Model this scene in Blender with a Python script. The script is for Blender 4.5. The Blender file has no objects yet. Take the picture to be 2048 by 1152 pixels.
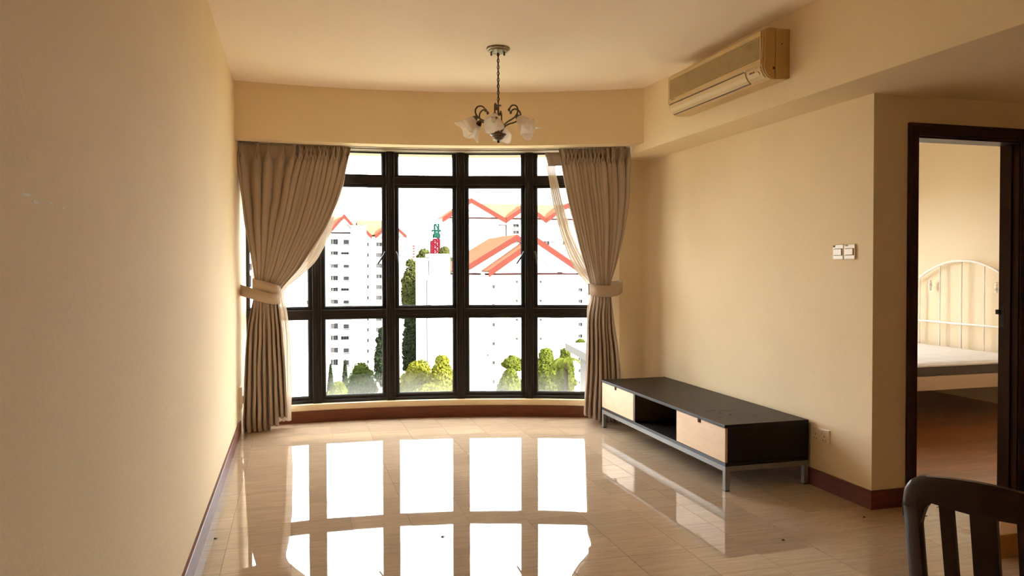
import bpy, math, random
from mathutils import Vector, Matrix, noise as mnoise
R = math.radians
PI = math.pi
rnd = random.Random(7)
S = bpy.context.scene
COL = S.collection

# ------------------------------------------------------------------ camera
F, YAW, PIT, ROL, CY, H = 1519.664, 0.2769, -0.019, -0.0022, 561.31, 1.32
cam = bpy.data.cameras.new('camera')
cam.sensor_width = 36.0
cam.lens = 36.0 * F / 2048.0
cam.shift_y = (CY - 576.0) / 2048.0
cam.clip_end = 3000
camo = bpy.data.objects.new('camera', cam)
COL.objects.link(camo)
fwd = Vector((math.sin(YAW) * math.cos(PIT), math.cos(YAW) * math.cos(PIT), math.sin(PIT)))
right0 = Vector((math.cos(YAW), -math.sin(YAW), 0))
up0 = right0.cross(fwd)
rgt = right0 * math.cos(ROL) + up0 * math.sin(ROL)
upv = rgt.cross(fwd)
M = Matrix((rgt, upv, -fwd)).transposed().to_4x4()
M.translation = Vector((0, 0, H))
camo.matrix_world = M
S.camera = camo

# ------------------------------------------------------------------ sky, sun, exposure
SKY, SUN = 16.5, 100.0
w = bpy.data.worlds.new('world')
S.world = w
w.use_nodes = True
wn = w.node_tree.nodes
wn['Background'].inputs[0].default_value = (0.93, 0.965, 1.0, 1)
wn['Background'].inputs[1].default_value = SKY
sun = bpy.data.lights.new('sun', 'SUN')
sun.energy = SUN
sun.angle = R(3)
sun.color = (1.0, 0.95, 0.86)
suno = bpy.data.objects.new('sun', sun)
COL.objects.link(suno)
suno.location = (60, -56, 34)
suno.rotation_euler = Vector((-0.8, 0.75, -0.45)).to_track_quat('-Z', 'Y').to_euler()
S.view_settings.view_transform = 'Standard'
S.view_settings.look = 'None'
S.view_settings.exposure = 0.2
S.view_settings.gamma = 1.0
S.view_settings.use_curve_mapping = False
S.cycles.max_bounces = 14
S.cycles.diffuse_bounces = 8
S.cycles.glossy_bounces = 5
S.cycles.transparent_max_bounces = 24
S.cycles.sample_clamp_indirect = 40

# ------------------------------------------------------------------ helpers
def pixray(u, v):
    """direction through a photograph pixel; .dot(forward-horizontal) = 1"""
    d = fwd + rgt * ((u - 1024) / F) + upv * ((CY - v) / F)
    return d
FH = Vector((math.sin(YAW), math.cos(YAW), 0))
RH = right0
def at(u, v, D):
    d = pixray(u, v)
    return Vector((0, 0, H)) + d * (D / d.dot(FH))

class MB:
    def __init__(self):
        self.v = []; self.f = []; self.mi = []
    def add(self, vs, fs, m=0):
        o = len(self.v)
        self.v += [tuple(p) for p in vs]
        self.f += [tuple(o + i for i in q) for q in fs]
        self.mi += [m] * len(fs)
        return self
    def box(self, x0, x1, y0, y1, z0, z1, m=0):
        if x0 > x1: x0, x1 = x1, x0
        if y0 > y1: y0, y1 = y1, y0
        if z0 > z1: z0, z1 = z1, z0
        return self.add([(x0, y0, z0), (x1, y0, z0), (x1, y1, z0), (x0, y1, z0), (x0, y0, z1), (x1, y0, z1), (x1, y1, z1), (x0, y1, z1)],
                 [(0, 3, 2, 1), (4, 5, 6, 7), (0, 1, 5, 4), (1, 2, 6, 5), (2, 3, 7, 6), (3, 0, 4, 7)], m)
    def obox(self, c, ax, ay, az, m=0):
        """box about centre c with half-vectors ax, ay, az"""
        c, ax, ay, az = Vector(c), Vector(ax), Vector(ay), Vector(az)
        vs = [c + ax * i + ay * j + az * k for k in (-1, 1) for (i, j) in ((-1, -1), (1, -1), (1, 1), (-1, 1))]
        return self.add(vs, [(0, 3, 2, 1), (4, 5, 6, 7), (0, 1, 5, 4), (1, 2, 6, 5), (2, 3, 7, 6), (3, 0, 4, 7)], m)
    def tube(self, path, r, n=8, cap=True, m=0, flat=1.0):
        P = [Vector(p) for p in path]
        k = len(P)
        rr = r if isinstance(r, (list, tuple)) else [r] * k
        t = [(P[min(i + 1, k - 1)] - P[max(i - 1, 0)]).normalized() for i in range(k)]
        a = Vector((0, 0, 1)) if abs(t[0].z) < .9 else Vector((1, 0, 0))
        nrm = (a - t[0] * a.dot(t[0])).normalized()
        vs = []
        for i in range(k):
            nrm = (nrm - t[i] * nrm.dot(t[i])).normalized()
            b = t[i].cross(nrm)
            for j in range(n):
                q = 2 * PI * j / n
                vs.append(P[i] + nrm * (math.cos(q) * rr[i]) + b * (math.sin(q) * rr[i] * flat))
        fs = [(i * n + j, i * n + (j + 1) % n, (i + 1) * n + (j + 1) % n, (i + 1) * n + j) for i in range(k - 1) for j in range(n)]
        if cap:
            fs.append(tuple(range(n - 1, -1, -1))); fs.append(tuple((k - 1) * n + j for j in range(n)))
        return self.add(vs, fs, m)
    def lathe(self, prof, c=(0, 0, 0), axis=(0, 0, 1), n=24, m=0):
        """prof = [(radius, height)] about axis through c"""
        ax = Vector(axis).normalized(); c = Vector(c)
        a = Vector((1, 0, 0)) if abs(ax.x) < .9 else Vector((0, 1, 0))
        u = (a - ax * a.dot(ax)).normalized(); v_ = ax.cross(u)
        vs = [c + ax * z + (u * math.cos(2 * PI * j / n) + v_ * math.sin(2 * PI * j / n)) * max(r, 1e-5) for (r, z) in prof for j in range(n)]
        k = len(prof)
        fs = [(i * n + j, i * n + (j + 1) % n, (i + 1) * n + (j + 1) % n, (i + 1) * n + j) for i in range(k - 1) for j in range(n)]
        return self.add(vs, fs, m)
    def prism(self, poly, d, m=0):
        """poly: closed list of 3D points (planar), extruded by d"""
        d = Vector(d); P = [Vector(p) for p in poly]; n = len(P)
        vs = P + [p + d for p in P]
        fs = [tuple(range(n - 1, -1, -1)), tuple(range(n, 2 * n))] + [(i, (i + 1) % n, n + (i + 1) % n, n + i) for i in range(n)]
        return self.add(vs, fs, m)
    def grid(self, rows, closed=False, m=0):
        nr, nc = len(rows), len(rows[0])
        vs = [p for r_ in rows for p in r_]
        e = nc if closed else nc - 1
        return self.add(vs, [(i * nc + j, i * nc + (j + 1) % nc, (i + 1) * nc + (j + 1) % nc, (i + 1) * nc + j) for i in range(nr - 1) for j in range(e)], m)
    def mesh(self, name):
        me = bpy.data.meshes.new(name)
        me.from_pydata(self.v, [], self.f)
        me.polygons.foreach_set('material_index', self.mi)
        me.update()
        return me
    def build(self, name, mats, parent=None, smooth=False, bevel=0, origin=None, solid=0, recalc=True, sub=0, angle=40):
        if origin is not None:
            o_ = Vector(origin); self.v = [tuple(Vector(p) - o_) for p in self.v]
        me = self.mesh(name)
        if recalc:
            import bmesh
            b = bmesh.new(); b.from_mesh(me); bmesh.ops.recalc_face_normals(b, faces=b.faces); b.to_mesh(me); b.free()
        for mm in (mats if isinstance(mats, (list, tuple)) else [mats]): me.materials.append(mm)
        if smooth:
            me.shade_smooth() if hasattr(me, 'shade_smooth') else None
            if angle < 180:
                try: me.set_sharp_from_angle(angle=R(angle))
                except Exception: pass
        o = bpy.data.objects.new(name, me)
        COL.objects.link(o)
        if origin is not None: o.location = origin
        if parent is not None: o.parent = parent
        if solid:
            s = o.modifiers.new('solid', 'SOLIDIFY'); s.thickness = solid; s.offset = 0
        if bevel:
            s = o.modifiers.new('bevel', 'BEVEL'); s.width = bevel; s.segments = 2; s.limit_method = 'ANGLE'
        if sub:
            s = o.modifiers.new('sub', 'SUBSURF'); s.levels = sub; s.render_levels = sub
        return o

def tag(o, label=None, cat=None, group=None, kind=None):
    if label: o['label'] = label
    if cat: o['category'] = cat
    if group: o['group'] = group
    if kind: o['kind'] = kind
    return o
def empty(name, loc, rz=0, label=None, cat=None, group=None):
    o = bpy.data.objects.new(name, None); COL.objects.link(o)
    o.location = loc; o.rotation_euler = (0, 0, rz); o.empty_display_size = .1
    return tag(o, label, cat, group)
def struct(o, label=None): return tag(o, label, None, None, 'structure')

# ------------------------------------------------------------------ materials
def mat(name, col, rough=.6, metal=0, spec=.5, vary=0, vscale=8, bump=0, bscale=60, stretch=(1, 1, 1), coat=0, objvar=0, emit=None):
    m = bpy.data.materials.new(name); m.use_nodes = True
    nt = m.node_tree; N = nt.nodes; L = nt.links; b = N['Principled BSDF']
    b.inputs['Base Color'].default_value = (*col, 1)
    b.inputs['Roughness'].default_value = rough
    b.inputs['Metallic'].default_value = metal
    b.inputs['Specular IOR Level'].default_value = spec
    b.inputs['Coat Weight'].default_value = coat
    b.inputs['Coat Roughness'].default_value = .08
    if vary or bump:
        g = N.new('ShaderNodeNewGeometry'); mp = N.new('ShaderNodeMapping'); mp.inputs['Scale'].default_value = stretch
        L.new(g.outputs['Position'], mp.inputs[0])
    last = None
    if vary:
        n = N.new('ShaderNodeTexNoise'); n.inputs['Scale'].default_value = vscale; n.inputs['Detail'].default_value = 5
        L.new(mp.outputs[0], n.inputs[0])
        mr = N.new('ShaderNodeMapRange'); mr.inputs[1].default_value = .3; mr.inputs[2].default_value = .7
        mr.inputs[3].default_value = 1 - vary; mr.inputs[4].default_value = 1 + vary
        L.new(n.outputs[0], mr.inputs[0]); last = mr.outputs[0]
    if objvar:
        oi = N.new('ShaderNodeObjectInfo'); mr2 = N.new('ShaderNodeMapRange'); mr2.inputs[3].default_value = 1 - objvar; mr2.inputs[4].default_value = 1 + objvar
        L.new(oi.outputs['Random'], mr2.inputs[0])
        if last is not None:
            mu = N.new('ShaderNodeMath'); mu.operation = 'MULTIPLY'; L.new(last, mu.inputs[0]); L.new(mr2.outputs[0], mu.inputs[1]); last = mu.outputs[0]
        else: last = mr2.outputs[0]
    if last is not None:
        h = N.new('ShaderNodeHueSaturation'); h.inputs['Color'].default_value = (*col, 1)
        L.new(last, h.inputs['Value']); L.new(h.outputs[0], b.inputs['Base Color'])
    if bump:
        n2 = N.new('ShaderNodeTexNoise'); n2.inputs['Scale'].default_value = bscale; n2.inputs['Detail'].default_value = 3
        L.new(mp.outputs[0], n2.inputs[0])
        bp = N.new('ShaderNodeBump'); bp.inputs['Strength'].default_value = 1; bp.inputs['Distance'].default_value = bump
        L.new(n2.outputs[0], bp.inputs['Height']); L.new(bp.outputs[0], b.inputs['Normal'])
    return m

wallM = mat('cream_wall_paint', (.82, .67, .45), .85, spec=.12, vary=.025, vscale=1.6, bump=.0012, bscale=45)
ceilM = mat('ceiling_paint', (.90, .79, .66), .9, spec=.1, vary=.015, vscale=1.2, bump=.0006, bscale=40)
bedwallM = mat('bedroom_wall_paint', (.80, .66, .46), .8, spec=.2, bump=.0008, bscale=45)
skirtM = mat('mahogany_skirting', (.14, .038, .017), .5, spec=.3, vary=.22, vscale=6, stretch=(1, 1, 9))
doorM = mat('dark_mahogany_frame', (.032, .008, .004), .4, spec=.25, vary=.3, vscale=7, stretch=(9, 9, 1), coat=.05)
frameM = mat('dark_bronze_aluminium', (.014, .0095, .0085), .4, metal=0, spec=.3)
frameEdgeM = mat('dark_gasket', (.008, .007, .007), .5)
trackM = mat('grey_track_aluminium', (.45, .37, .28), .5, metal=.2)
blackM = mat('black_plastic', (.012, .011, .011), .4)
whiteM = mat('white_plastic', (.78, .70, .60), .35)
creamM = mat('cream_switch_plastic', (.80, .68, .50), .3)
acM = mat('yellowed_plastic', (.60, .42, .20), .42, vary=.03, vscale=3)
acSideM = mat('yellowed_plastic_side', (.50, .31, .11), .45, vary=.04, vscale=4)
acDarkM = mat('grille_shadow', (.10, .055, .022), .6)
brownLineM = mat('dark_maroon_slot', (.05, .008, .008), .5)
espM = mat('black_brown_laminate', (.012, .008, .006), .42, spec=.25, vary=.2, vscale=9, stretch=(8, 1, 8))
espTopM = mat('black_brown_top', (.018, .012, .010), .42, spec=.22, vary=.12, vscale=5)
birchM = mat('pale_birch', (.76, .55, .36), .42, vary=.07, vscale=5, stretch=(1, 1, 4))
steelM = mat('satin_grey_steel', (.22, .215, .21), .5, metal=.3)
stainM = mat('dull_smear', (.008, .007, .006), .65)
chairM = mat('dark_walnut_chair', (.030, .012, .006), .42, spec=.25, vary=.2, vscale=14, stretch=(2, 2, .5), coat=.15)
bronzeM = mat('aged_bronze', (.10, .060, .036), .42, metal=.55, vary=.25, vscale=40)
pewterM = mat('brushed_pewter', (.30, .25, .18), .38, metal=.6, vary=.3, vscale=60)
bedWhiteM = mat('white_enamel', (.82, .78, .70), .35)
mattM = mat('white_ticking', (.80, .76, .72), .85, bump=.002, bscale=14, vary=.02)
mattSideM = mat('grey_ticking', (.12, .10, .095), .9, bump=.001, bscale=90)
bedRailM = mat('cream_rail', (.62, .47, .33), .45)
plankM = mat('reddish_parquet', (.26, .095, .034), .28, spec=.5, vary=.28, vscale=4, stretch=(1, 9, 1), objvar=.18, coat=.2)
blockM = mat('orange_wood', (.42, .20, .05), .5, vary=.15, vscale=12)
groutM = mat('floor_grout', (.22, .15, .10), .8)
chipM = mat('bare_plaster', (.85, .80, .70), .9)

def marble():
    m = bpy.data.materials.new('polished_beige_marble'); m.use_nodes = True
    nt = m.node_tree; N = nt.nodes; L = nt.links; b = N['Principled BSDF']
    g = N.new('ShaderNodeNewGeometry'); oi = N.new('ShaderNodeObjectInfo')
    cm = N.new('ShaderNodeCombineXYZ')
    sc = N.new('ShaderNodeMath'); sc.operation = 'MULTIPLY'; sc.inputs[1].default_value = 37
    L.new(oi.outputs['Random'], sc.inputs[0]); L.new(sc.outputs[0], cm.inputs[2])
    va = N.new('ShaderNodeVectorMath'); va.operation = 'ADD'; L.new(g.outputs['Position'], va.inputs[0]); L.new(cm.outputs[0], va.inputs[1])
    mp = N.new('ShaderNodeMapping'); mp.inputs['Scale'].default_value = (3.0, 34, 1); mp.inputs['Rotation'].default_value = (0, 0, .05)
    L.new(va.outputs[0], mp.inputs[0])
    n = N.new('ShaderNodeTexNoise'); n.inputs['Scale'].default_value = 2.0; n.inputs['Detail'].default_value = 8; n.inputs['Roughness'].default_value = .65; n.inputs['Distortion'].default_value = .2
    L.new(mp.outputs[0], n.inputs[0])
    cr = N.new('ShaderNodeValToRGB'); e = cr.color_ramp.elements
    e[0].position = .3; e[0].color = (.41, .295, .20, 1); e[1].position = .72; e[1].color = (.56, .42, .30, 1)
    x = e.new(.5); x.color = (.47, .345, .235, 1)
    L.new(n.outputs[0], cr.inputs[0])
    mr = N.new('ShaderNodeMapRange'); mr.inputs[3].default_value = .93; mr.inputs[4].default_value = 1.07; L.new(oi.outputs['Random'], mr.inputs[0])
    h = N.new('ShaderNodeHueSaturation'); L.new(cr.outputs[0], h.inputs['Color']); L.new(mr.outputs[0], h.inputs['Value'])
    L.new(h.outputs[0], b.inputs['Base Color'])
    b.inputs['Roughness'].default_value = .015
    b.inputs['IOR'].default_value = 1.62
    n2 = N.new('ShaderNodeTexNoise'); n2.inputs['Scale'].default_value = 2.6; n2.inputs['Detail'].default_value = 1.5
    L.new(g.outputs['Position'], n2.inputs[0])
    bp = N.new('ShaderNodeBump'); bp.inputs['Distance'].default_value = .00028; bp.inputs['Strength'].default_value = 1
    L.new(n2.outputs[0], bp.inputs['Height']); L.new(bp.outputs[0], b.inputs['Normal'])
    return m
marbleM = marble()

def cloth(name, col, transl=.15, transp=0.0, rough=.9):
    m = bpy.data.materials.new(name); m.use_nodes = True
    nt = m.node_tree; N = nt.nodes; L = nt.links
    for x in list(N): N.remove(x)
    out = N.new('ShaderNodeOutputMaterial')
    d = N.new('ShaderNodeBsdfDiffuse'); d.inputs[0].default_value = (*col, 1)
    t = N.new('ShaderNodeBsdfTranslucent'); t.inputs[0].default_value = (*col, 1)
    mx = N.new('ShaderNodeMixShader'); mx.inputs[0].default_value = transl
    L.new(d.outputs[0], mx.inputs[1]); L.new(t.outputs[0], mx.inputs[2])
    last = mx
    g = N.new('ShaderNodeNewGeometry'); w_ = N.new('ShaderNodeTexNoise'); w_.inputs['Scale'].default_value = 220
    L.new(g.outputs['Position'], w_.inputs[0])
    bp = N.new('ShaderNodeBump'); bp.inputs['Distance'].default_value = .0006; L.new(w_.outputs[0], bp.inputs['Height']); L.new(bp.outputs[0], d.inputs['Normal'])
    if transp:
        tp = N.new('ShaderNodeBsdfTransparent'); m2 = N.new('ShaderNodeMixShader'); m2.inputs[0].default_value = transp
        L.new(mx.outputs[0], m2.inputs[1]); L.new(tp.outputs[0], m2.inputs[2]); last = m2
    L.new(last.outputs[0], out.inputs[0])
    return m
drapeM = cloth('taupe_drape', (.42, .335, .275), .03)
tieM = cloth('taupe_tieback', (.50, .385, .29), .03)
sheerM = cloth('white_sheer', (.72, .62, .50), .12, .03)
sheerHeadM = cloth('sheer_heading_tape', (.42, .33, .28), .05, .0)

def glass(name, haze=False):
    m = bpy.data.materials.new(name); m.use_nodes = True
    nt = m.node_tree; N = nt.nodes; L = nt.links
    for x in list(N): N.remove(x)
    out = N.new('ShaderNodeOutputMaterial'); tp = N.new('ShaderNodeBsdfTransparent'); gl = N.new('ShaderNodeBsdfGlossy')
    gl.inputs['Roughness'].default_value = .02; tp.inputs[0].default_value = (.97, .98, .97, 1)
    lw_ = N.new('ShaderNodeLayerWeight'); lw_.inputs[0].default_value = .5     # same reflectance from both sides of a thin pane
    pw = N.new('ShaderNodeMath'); pw.operation = 'POWER'; pw.inputs[1].default_value = 5; L.new(lw_.outputs['Facing'], pw.inputs[0])
    fr = N.new('ShaderNodeMath'); fr.operation = 'MULTIPLY_ADD'; fr.inputs[1].default_value = .9; fr.inputs[2].default_value = .025; L.new(pw.outputs[0], fr.inputs[0])
    mx = N.new('ShaderNodeMixShader'); L.new(fr.outputs[0], mx.inputs[0]); L.new(tp.outputs[0], mx.inputs[1]); L.new(gl.outputs[0], mx.inputs[2])
    last = mx
    if haze:  # dried dirt haze along the lowest part of the low panes
        g = N.new('ShaderNodeNewGeometry'); sp = N.new('ShaderNodeSeparateXYZ'); L.new(g.outputs['Position'], sp.inputs[0])
        n = N.new('ShaderNodeTexNoise'); n.inputs['Scale'].default_value = 9; n.inputs['Detail'].default_value = 5; L.new(g.outputs['Position'], n.inputs[0])
        ma = N.new('ShaderNodeMath'); ma.operation = 'MULTIPLY_ADD'; ma.inputs[1].default_value = -.12; L.new(n.outputs[0], ma.inputs[0]); L.new(sp.outputs[2], ma.inputs[2])
        mr = N.new('ShaderNodeMapRange'); mr.inputs[1].default_value = .13; mr.inputs[2].default_value = .33; mr.inputs[3].default_value = .03; mr.inputs[4].default_value = 0
        L.new(ma.outputs[0], mr.inputs[0])
        df = N.new('ShaderNodeBsdfTranslucent'); df.inputs[0].default_value = (.8, .8, .78, 1)
        m2 = N.new('ShaderNodeMixShader'); L.new(mr.outputs[0], m2.inputs[0]); L.new(mx.outputs[0], m2.inputs[1]); L.new(df.outputs[0], m2.inputs[2]); last = m2
    L.new(last.outputs[0], out.inputs[0])
    return m
glassM = glass('window_glass'); hazeM = glass('window_glass_with_dirt_haze', True)

def frosted():
    m = bpy.data.materials.new('frosted_petal_glass'); m.use_nodes = True
    nt = m.node_tree; N = nt.nodes; L = nt.links
    for x in list(N): N.remove(x)
    out = N.new('ShaderNodeOutputMaterial')
    d = N.new('ShaderNodeBsdfDiffuse'); d.inputs[0].default_value = (.72, .63, .54, 1)
    t = N.new('ShaderNodeBsdfTranslucent'); t.inputs[0].default_value = (.92, .85, .77, 1)
    mx = N.new('ShaderNodeMixShader'); mx.inputs[0].default_value = .6
    g = N.new('ShaderNodeBsdfGlossy'); g.inputs['Roughness'].default_value = .3
    fr = N.new('ShaderNodeMath'); fr.operation = 'ADD'; fr.inputs[0].default_value = .05; fr.inputs[1].default_value = 0
    tp = N.new('ShaderNodeBsdfTransparent'); m3 = N.new('ShaderNodeMixShader'); m3.inputs[0].default_value = .15
    L.new(d.outputs[0], mx.inputs[1]); L.new(t.outputs[0], mx.inputs[2])
    m2 = N.new('ShaderNodeMixShader'); L.new(fr.outputs[0], m2.inputs[0]); L.new(mx.outputs[0], m2.inputs[1]); L.new(g.outputs[0], m2.inputs[2])
    L.new(m2.outputs[0], m3.inputs[1]); L.new(tp.outputs[0], m3.inputs[2]); L.new(m3.outputs[0], out.inputs[0])
    return m
frostM = frosted()

# ------------------------------------------------------------------ room dimensions (metres)
XL, XB, XR, XR2 = -.444, 2.684, 2.989, 3.11
ZC, ZB, ZH = 2.739, 2.244, 2.306
YS, YS2, YB0 = 3.405, 3.53, -2.2
XE = 5.0                                   # far side of the entry area
CX, CYY = .25, 1.24                        # centre of the bay's curve
RH0, RH1, RSK, RW, RWO = 4.97, 5.12, 5.385, 5.45, 5.56
def arc(x, r): return CYY + math.sqrt(max(r * r - (x - CX) ** 2, 0))
def pol(deg, r, z=0): return Vector((CX + r * math.sin(R(deg)), CYY + r * math.cos(R(deg)), z))

# floor: grout bed, then every tile a piece
fl = struct(MB().box(XL - .2, XE + .1, YB0 - .1, 6.9, -.12, -.006).build('floor', groutM))
def clip(poly, inside, inter):
    out = []
    for i in range(len(poly)):
        a, b = poly[i], poly[(i + 1) % len(poly)]
        ia, ib = inside(a), inside(b)
        if ia: out.append(a)
        if ia != ib: out.append(inter(a, b))
    return out
def clip_line(poly, nx, ny, c):           # keep nx*x+ny*y <= c
    fn = lambda p: nx * p[0] + ny * p[1] - c
    def it(a, b):
        t = fn(a) / (fn(a) - fn(b)); return (a[0] + (b[0] - a[0]) * t, a[1] + (b[1] - a[1]) * t)
    return clip(poly, lambda p: fn(p) <= 1e-9, it)
arcn = [(math.sin(R(d)), math.cos(R(d))) for d in range(-10, 30, 2)]
def room_clip(poly):
    poly = clip_line(poly, -1, 0, -XL)
    for nx, ny in arcn:
        if len(poly) < 3: return []
        poly = clip_line(poly, nx, ny, (RSK + .012) + nx * CX + ny * CYY)
    return poly
TX, TY, X0, Y0 = .2945, .2975, -.030, 3.458
G = .0016
bulk = MB()
tile_mesh = None
def tile_prism(mb, poly, z0=-.006):
    mb.prism([(x, y, z0) for x, y in poly], (0, 0, -z0))
def add_tile(xa, xb, ya, yb, extra=None):
    global tile_mesh
    poly = [(xa, ya), (xb, ya), (xb, yb), (xa, yb)]
    full = poly
    poly = room_clip(poly)
    if extra and len(poly) >= 3: poly = extra(poly)
    if len(poly) < 3: return
    area = abs(sum(poly[i][0] * poly[(i + 1) % len(poly)][1] - poly[(i + 1) % len(poly)][0] * poly[i][1] for i in range(len(poly)))) / 2
    if area < 1e-4: return
    if yb < 2.3:
        tile_prism(bulk, poly); return
    c = Vector(((xa + xb) / 2, (ya + yb) / 2, 0))
    is_full = area > (xb - xa) * (yb - ya) * .9999
    if is_full and tile_mesh is not None:
        o = bpy.data.objects.new('tile', tile_mesh); COL.objects.link(o); o.location = c
    else:
        mb = MB(); tile_prism(mb, poly); o = mb.build('tile', marbleM, origin=c)
        if is_full: tile_mesh = o.data
    if is_full: o.rotation_euler = (rnd.uniform(-1, 1) * .0004, rnd.uniform(-1, 1) * .0004, 0)
    o.parent = fl
    return o
for i in range(-2, 18):
    for j in range(-20, 12):
        xa, xb = X0 + TX * i + G / 2, X0 + TX * (i + 1) - G / 2
        ya, yb = Y0 + TY * j + G / 2, Y0 + TY * (j + 1) - G / 2
        if xa > XE or yb < YB0: continue
        if ya >= YS:
            if xa < XR: add_tile(xa, xb, ya, yb, lambda p: clip_line(p, 1, 0, XR))
        elif yb > YS2 - .06 and xa > XR:
            add_tile(xa, xb, ya, yb, lambda p: clip_line(p, 0, 1, YS + .06))
        elif yb > YS and xb > XR:
            if xa < XR - .02: add_tile(xa, XR, ya, yb); add_tile(XR, xb, ya, yb, lambda p: clip_line(p, 0, 1, YS + .06))
            else: add_tile(xa, xb, ya, yb, lambda p: clip_line(p, 0, 1, YS + .06))
        else: add_tile(xa, xb, ya, yb)
ob = bulk.build('tiles_behind_camera', marbleM, fl); tag(ob, kind='stuff')

# walls
wl = MB().box(XL - .2, XL, YB0, 6.28, -.1, ZC + .3)
wl.prism([(XL, 6.28, -.1), (XL - .2, 6.28, -.1), (XL - .2, 6.9, -.1), (-.400, 6.9, -.1), (-.400, 6.63, -.1)], (0, 0, ZC + .4))
wl = struct(wl.build('wall_left', wallM))
chips = [(1.483, 1.444, .03), (1.53, 1.436, .02), (1.62, 1.441, .018), (1.70, 1.437, .016), (2.382, 1.092, .014), (2.41, 1.05, .01), (2.884, .708, .012), (3.186, .633, .012), (3.02, .66, .008)]
for (y, z, s) in chips:
    n = 9
    poly = [(XL, y + math.cos(2 * PI * k / n) * s * rnd.uniform(.5, 1.1), z + math.sin(2 * PI * k / n) * s * .22 * rnd.uniform(.4, 1.1)) for k in range(n)]
    MB().prism(poly, (.0006, 0, 0)).build('paint_chip', chipM, wl)
struct(MB().box(XL - .2, XE + .2, YB0 - .2, YB0, -.1, ZC + .3).build('wall_back', wallM))
struct(MB().box(XE, XE + .2, YB0, YS, -.1, ZC + .3).build('wall_entry', wallM))
# right wall with softly rounded far corner, end wall beside the bay
YE = 6.10
mb = MB()
pts = [(XR, YS), (XR, YE - .07)]
for k in range(1, 7):
    a = k / 6 * PI / 2; pts.append((XR - .07 + .07 * math.cos(a), YE - .07 + .07 * math.sin(a)))
pts += [(2.705, YE), (2.545, 6.235), (2.60, 6.36), (XR2, 6.36), (XR2, YS)]
mb.prism([(x, y, -.1) for x, y in pts], (0, 0, ZC + .4))
struct(mb.build('wall_right', wallM, smooth=True, angle=30))
mb = MB()                                      # wall with the bedroom door opening
DX0, DX1, DZ = 3.275, 4.005, 2.03
mb.box(XR2, DX0, YS, YS2, -.1, ZC + .3); mb.box(DX1, XE + .2, YS, YS2, -.1, ZC + .3); mb.box(DX0, DX1, YS, YS2, DZ, ZC + .3)
struct(mb.build('wall_front', wallM))
# low wall under the bay window
mb = MB()
A = [-9 + k * 1.5 for k in range(26)]
def ring(mb, degs, r0, r1, z0, z1, m=0):
    rows = [[pol(d, r0, z0), pol(d, r0, z1), pol(d, r1, z1), pol(d, r1, z0)] for d in degs]
    mb.grid(rows, closed=True, m=m)
    mb.add(rows[0], [(0, 1, 2, 3)], m); mb.add(rows[-1], [(3, 2, 1, 0)], m)
    return mb
struct(ring(MB(), A, RSK + .012, RWO + .14, -.1, .150).build('wall_under_window', wallM, smooth=True, angle=30))
struct(ring(MB(), A, RSK, RSK + .0115, 0, .1).build('baseboard_far', skirtM, smooth=True, angle=30))
# curved header (pelmet) above the bay
hd = [-8.7 + k * 1.2 for k in range(36)]
struct(ring(MB(), [d for d in hd if d < 32.8], RH0, RH1, ZH, ZC + .1).build('trim_1', wallM, smooth=True, angle=30), 'curved cream bulkhead above the bay window')
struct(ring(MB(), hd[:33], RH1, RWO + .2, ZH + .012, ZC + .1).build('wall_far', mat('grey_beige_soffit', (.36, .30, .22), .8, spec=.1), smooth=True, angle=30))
# beam along the right wall / low ceiling over the entry
mb = MB(); mb.box(XB, XE + .2, YB0, YS2 - .02, ZB, ZC + .3); mb.box(XB, XR2, YS2 - .02, YE + .3, ZB, ZC + .3)
struct(mb.build('trim_2', wallM), 'cream beam below the ceiling that carries the air conditioner')
struct(MB().box(XL - .2, XE + .2, YB0 - .2, 6.9, ZC, ZC + .3).build('ceiling', ceilM))
# skirtings
sk = [(0, 0), (.015, 0), (.015, .097), (.012, .1), (0, .1)]
struct(MB().prism([(XL + d, YB0, z) for d, z in sk], (0, 6.6 - YB0, 0)).build('baseboard_left', skirtM))
struct(MB().prism([(XR - d, YS, z) for d, z in sk], (0, 6.035 - YS, 0)).build('baseboard_right', skirtM))
mb = MB(); mb.prism([(XR - .015, YS - d, z) for d, z in sk], (3.208 - XR + .015, 0, 0)); mb.prism([(4.08, YS - d, z) for d, z in sk], (XE - 4.08, 0, 0))
struct(mb.build('baseboard_front', skirtM))
struct(MB().prism([(2.70, YE - d, z) for d, z in sk], (.28, 0, 0)).build('baseboard_end', skirtM))

# ------------------------------------------------------------------ bay window: five bays between six posts
win = struct(empty('window_1', pol(8.8, RW, .15)))
posts = [-7.2, -.85, 5.72, 12.15, 18.50, 24.85]
ZS, ZT = .150, 2.335
def rad(d): a = R(d); return Vector((math.sin(a), math.cos(a), 0)), Vector((math.cos(a), -math.sin(a), 0))
def wpart(mb, name, mats, parent=win, **k):
    o = mb.build(name, mats, **k); o.parent = parent
    o.matrix_parent_inverse = parent.matrix_world.inverted() if parent.parent is None else Matrix.Translation(-Vector(parent_loc))
    return o
bpy.context.view_layer.update()
def child(o, parent):
    """parent keeping world coordinates (parents have translation only here)"""
    pl = Vector((0, 0, 0)); q = parent
    while q is not None: pl += q.location; q = q.parent
    o.parent = parent; o.location = Vector(o.location) - pl
    return o
for k, d in enumerate(posts):
    n, t = rad(d)
    wdt = .036 if 0 < k < 5 else .030
    c = pol(d, RW + .045, (ZS + ZT) / 2)
    mb = MB().obox(c, t * wdt, n * .05, Vector((0, 0, (ZT - ZS) / 2)))
    mb.obox(c - n * .053, t * (wdt * .45), n * .006, Vector((0, 0, (ZT - ZS) / 2 - .002)))
    child(mb.build('window_post', frameM, bevel=.003), win)
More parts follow.
